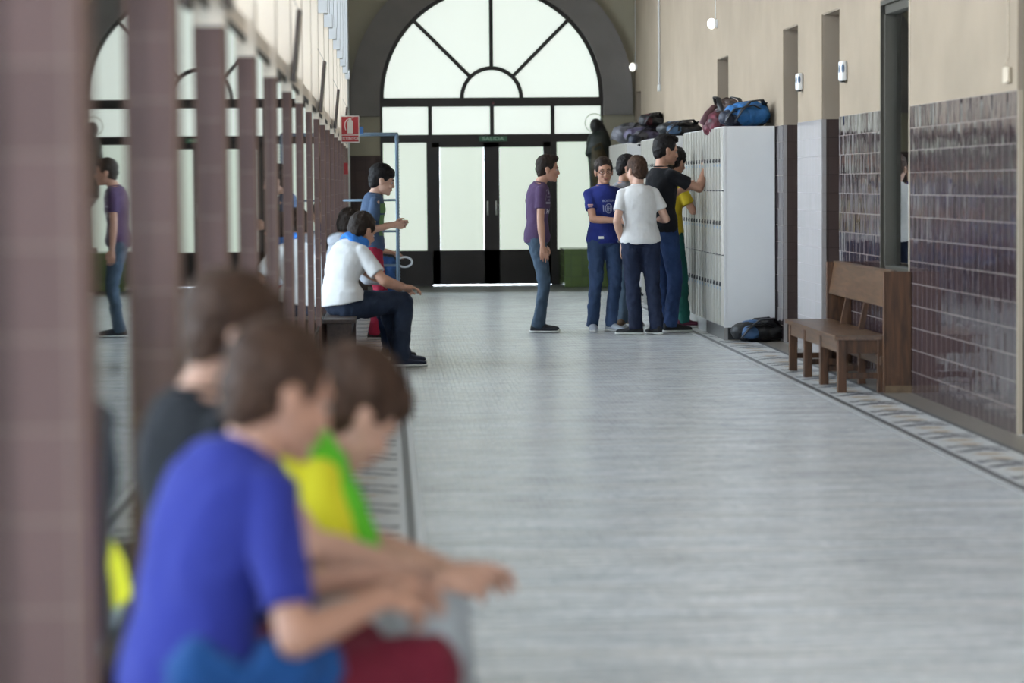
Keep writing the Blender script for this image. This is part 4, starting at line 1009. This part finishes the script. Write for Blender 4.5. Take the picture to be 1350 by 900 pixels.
# --- seated group along the pillars
SIT = dict(pelvis=(0, 0, .49), neck=(0, .20, .93), ankL=(-.10, .48, .085), ankR=(.12, .50, .085), kneeL=(-.14, .6, 1.2), kneeR=(.16, .6, 1.2), handL=(-.10, .46, .60), handR=(.14, .46, .60), elbL=(-.34, .1, .45), elbR=(.36, .1, .45))
j_dk = denim('dark blue denim', (.014, .022, .042))
I = person((-.285, 19.62, 0), 62, 1.76, 'boy in white T-shirt and blue scarf sitting on the bench, seen from behind', pose(1.0, SIT,
    pelvis=(0, -.05, .49), neck=(-.04, .09, .92), bend=(0, -.11, .06), ankR=(.20, .33, .09), ankL=(-.12, .52, .09), kneeR=(.22, .5, 1.2), kneeL=(-.14, .5, 1.2), toeR=(.35, 1, 0), toeL=(0, 1, 0),
    handR=(.15, .37, .60), elbR=(.50, .1, .5), handL=(-.02, .48, .60), elbL=(-.35, .1, .5), hdR=(-.5, .8, -.1), pnR=(0, 0, -1), hdL=(.6, .8, -.1), pnL=(0, 0, -1), thR=(-1, 0, 0), thL=(1, 0, 0),
    headoff=(0, .055, .115), headyaw=-14, headpitch=22, hem=-.09, flare=.03, build=1.08, loose=.022, hs=1.02, legw=1.12, sleeve=.75),
    dict(skin=skin_b, hair=h_dark, top=white, bottom=j_dk, shoe=mat('navy canvas shoe', (.016, .022, .045), .8)), 'short')
scarfb = cloth('sky blue scarf', (.03, .16, .50), bump=.008)
bm = NB(); c = I['spine'](1.02)+V((0, 0, .015)); x, y, d = I['axes'](1)
for rr, zz in ((.078, .005), (.098, -.022), (.105, -.045), (.070, .028)):
    tube(bm, [c+d*zz+x*(rr*math.cos(a))+y*(rr*math.sin(a))+d*.012*math.sin(3*a) for a in [2*PI*k/24 for k in range(25)]], .020, 10)
I['kid']('scarf', bm, scarfb, .008, 2, [(.04, .012)])

hood = cloth('pale grey hooded cotton', (.50, .52, .57), bump=.006)
I = person((-.33, 20.5, 0), 60, 1.70, 'boy in pale hooded top bending behind the boy with the blue scarf', pose(.97, SIT,
    pelvis=(0, -.02, .49), neck=(-.02, .02, .98), bend=(0, -.07, .02), toeR=(.1, 1, 0), headoff=(0, .05, .12), headyaw=-16, headpitch=22, sleeve=1.5, handR=(.12, .30, .64), loose=.024, hem=-.05,
    ankR=(.10, .40, .085), hdR=(-.3, .9, -.2), hdL=(.3, .9, -.2), pnR=(0, 0, -1), pnL=(0, 0, -1), thR=(-1, 0, 0), thL=(1, 0, 0)),
    dict(skin=skin_b, hair=h_dark, top=hood, topname='hooded_top', bottom=j_blue, shoe=mat('black trainer', (.015, .015, .015), .6)), 'short')
bm = NB(); c = I['spine'](.98); x, y, d = I['axes'](1)
ell(bm, c-I['F']*.05+V((0, 0, .00)), (.10, .10, .065)); tube(bm, [c+x*(.085*math.cos(a))+y*(.085*math.sin(a)) for a in [2*PI*k/20 for k in range(21)]], .026, 10)
I['kid']('hood', bm, hood, .010, 2, [(.06, .02)])

petrol = cloth('slate blue cotton', (.045, .075, .135)); redt = cloth('crimson trousers cotton', (.26, .012, .035), bump=.006)
I = person((-.10, 23.2, 0), 82, 1.565, 'dark-haired boy standing in slate blue T-shirt and crimson trousers', pose(.893,
    pelvis=(0, -.03, .93), neck=(.0, .0, 1.45), bend=(0, -.02, 0), ankL=(-.09, .02, .09), ankR=(.09, -.02, .09), toeL=(-.1, 1, 0), toeR=(.1, 1, 0),
    handR=(.13, .17, 1.14), elbR=(.33, -.45, 1.1), handL=(-.14, .22, 1.15), elbL=(-.33, -.2, 1.0), hdR=(-.15, 1, .0), pnR=(-1, 0, .1), hdL=(.1, 1, 0), pnL=(1, 0, 0), thR=(0, 0, 1), thL=(0, 0, 1), curlR=.5,
    headoff=(0, .085, .145), headyaw=6, headpitch=12, hem=-.14, hs=1.10, sleeve=.68),
    dict(skin=skin_c, hair=h_black, top=petrol, bottom=redt, botname='trousers', shoe=mat('black leather shoe', (.012, .012, .012), .4)), 'fringe')
decal('chest_print', I, shape_mesh(lambda bm: [quadf(bm, [(-.07, z), (.09, z), (.09, z+.09), (-.07, z+.085)]) for z in (-.16, -.06, .04)]), mat('leaf green print', (.10, .21, .07), .7), I['spine'](.55), (I['F']+I['R']*.75).normalized(), V((0, 0, 1)), I['shirt'])

bluet = cloth('deep blue cotton', (.02, .05, .20))
I = person((-.36, 30.9, 0), 80, 1.66, 'farthest seated boy, only his dark hair and blue jeans in view', pose(.95, SIT, neck=(0, .12, .97), headoff=(0, .06, .13), headpitch=18, ankR=(.12, .42, .085),
    hdR=(-.2, .9, -.2), hdL=(.2, .9, -.2), pnR=(0, 0, -1), pnL=(0, 0, -1), thR=(-1, 0, 0), thL=(1, 0, 0)),
    dict(skin=skin_b, hair=h_black, top=bluet, bottom=denim('bright blue denim', (.03, .08, .22)), shoe=mat('black trainer', (.015, .015, .015), .6)), 'short')

# --- foreground group, out of focus
j_gr = denim('grey white denim', (.30, .32, .33))
royal2 = cloth('cobalt cotton', (.022, .030, .215)); redp2 = cloth('dark red cotton', (.12, .008, .020))
I = person((-.392, 4.72, 0), 58, 1.68, 'out of focus boy in cobalt blue T-shirt, hunched with forearms on his knees', pose(.96, SIT,
    pelvis=(0, .03, .475), neck=(.025, .155, .92), bend=(0, -.06, .05), handR=(.22, .33, .655), elbR=(.40, -.05, .45), handL=(.06, .42, .665), elbL=(-.35, .2, .55), ankR=(.20, .45, .085), ankL=(-.12, .48, .085),
    hdR=(-.25, .9, -.2), pnR=(-.6, 0, -.8), hdL=(.5, .8, -.2), pnL=(.3, 0, -1), thR=(-1, 0, 0), thL=(1, 0, 0), curlR=.55, curlL=.55,
    headoff=(.01, .06, .125), headyaw=6, headpitch=16, hem=-.06, flare=.01, build=.95, loose=.018, sleeve=.80, legw=1.15, hs=1.0),
    dict(skin=skin_b, hair=h_brown, top=royal2, bottom=redp2, botname='trousers', shoe=mat('black trainer', (.015, .015, .015), .6)), 'short', vox=.0052)
jk = cloth('bright blue jersey', (.010, .060, .20), bump=.01)
def jacket(I):
    e = I['pel']
    bm = NB()
    for k in range(9):
        a = -.75+k*.22; ell(bm, e+I['R']*(.205*math.cos(a))+I['F']*(.17*math.sin(a)+.06)+V((0, 0, .035+.025*math.sin(5*a))), (.062, .058, .075))
    o = I['kid']('tied_jersey', bm, jk, .01, 2, [(.05, .045)])
jacket(I)
I = person((-.365, 5.22, -.0), 62, 1.69, 'out of focus boy in black T-shirt leaning back, nearest the pillars', pose(.98, SIT,
    pelvis=(0, .02, .50), neck=(0, -.01, .985), bend=(0, -.035, 0), handR=(.12, .36, .62), handL=(-.12, .36, .62), elbR=(.35, -.05, .6), elbL=(-.35, -.05, .6), ankR=(.12, .42, .085), ankL=(-.12, .42, .085),
    hdR=(-.2, .9, -.2), hdL=(.2, .9, -.2), pnR=(0, 0, -1), pnL=(0, 0, -1), thR=(-1, 0, 0), thL=(1, 0, 0),
    headoff=(0, .085, .125), headyaw=18, headpitch=8, hs=.95, loose=.018, shroll=0),
    dict(skin=skin_a, hair=h_brown, top=blackt, bottom=j_gr, shoe=mat('black trainer', (.015, .015, .015), .6)), 'fringe', vox=.0055)
limey = cloth('lemon yellow cotton', (.60, .55, .02)); j_gr = denim('grey white denim', (.30, .32, .33))
I = person((-.32, 5.70, -.0), 66, 1.66, 'out of focus boy in yellow T-shirt with a green scarf, looking down at his hands', pose(.95, SIT,
    pelvis=(0, -.02, .49), neck=(.06, .16, .835), bend=(0, -.09, .08), handR=(.31, .36, .555), handL=(.20, .44, .555), elbR=(.42, -.05, .45), elbL=(-.2, .34, .45), ankR=(.27, .42, .085), kneeR=(.36, .5, 1.2), ankL=(-.12, .48, .085),
    hdR=(-.05, .9, -.12), pnR=(-.7, 0, -.5), hdL=(.35, .9, -.1), pnL=(.6, 0, -.6), thR=(0, 0, 1), thL=(0, 0, 1), curlR=.4, curlL=.4,
    headoff=(0, .10, .095), headyaw=2, headpitch=40, loose=.024, sleeve=.82, legw=1.1, hs=1.02),
    dict(skin=skin_a, hair=h_brown, top=limey, bottom=j_gr, shoe=mat('white trainer', (.5, .5, .5), .6)), 'mop', vox=.0052)
gscarf = cloth('vivid green scarf', (.10, .45, .02), bump=.008)
bm = NB(); x, y, d = I['axes'](1); c = I['spine'](1.0)
for rr, zz in ((.082, .012), (.105, -.018), (.115, -.045)):
    tube(bm, [c+d*zz+x*(rr*math.cos(a))+y*(rr*math.sin(a)) for a in [2*PI*k/24 for k in range(25)]], .024, 10)
for q in (-1, 1):
    pts = [c+x*q*.08, c+x*q*.125+I['F']*.03-V((0, 0, .07)), c+x*q*.140+I['F']*.07-V((0, 0, .18)), c+x*q*.12+I['F']*.10-V((0, 0, .31))]
    R_ = []
    for i, p in enumerate(pts):
        dd = (pts[min(i+1, 3)]-pts[max(i-1, 0)]).normalized(); xx, yy, _ = frame_of(dd); R_.append((p, xx, yy, .062, .034))
    loft(bm, R_, 14)
I['kid']('scarf', bm, gscarf, .008, 2, [(.05, .02)])
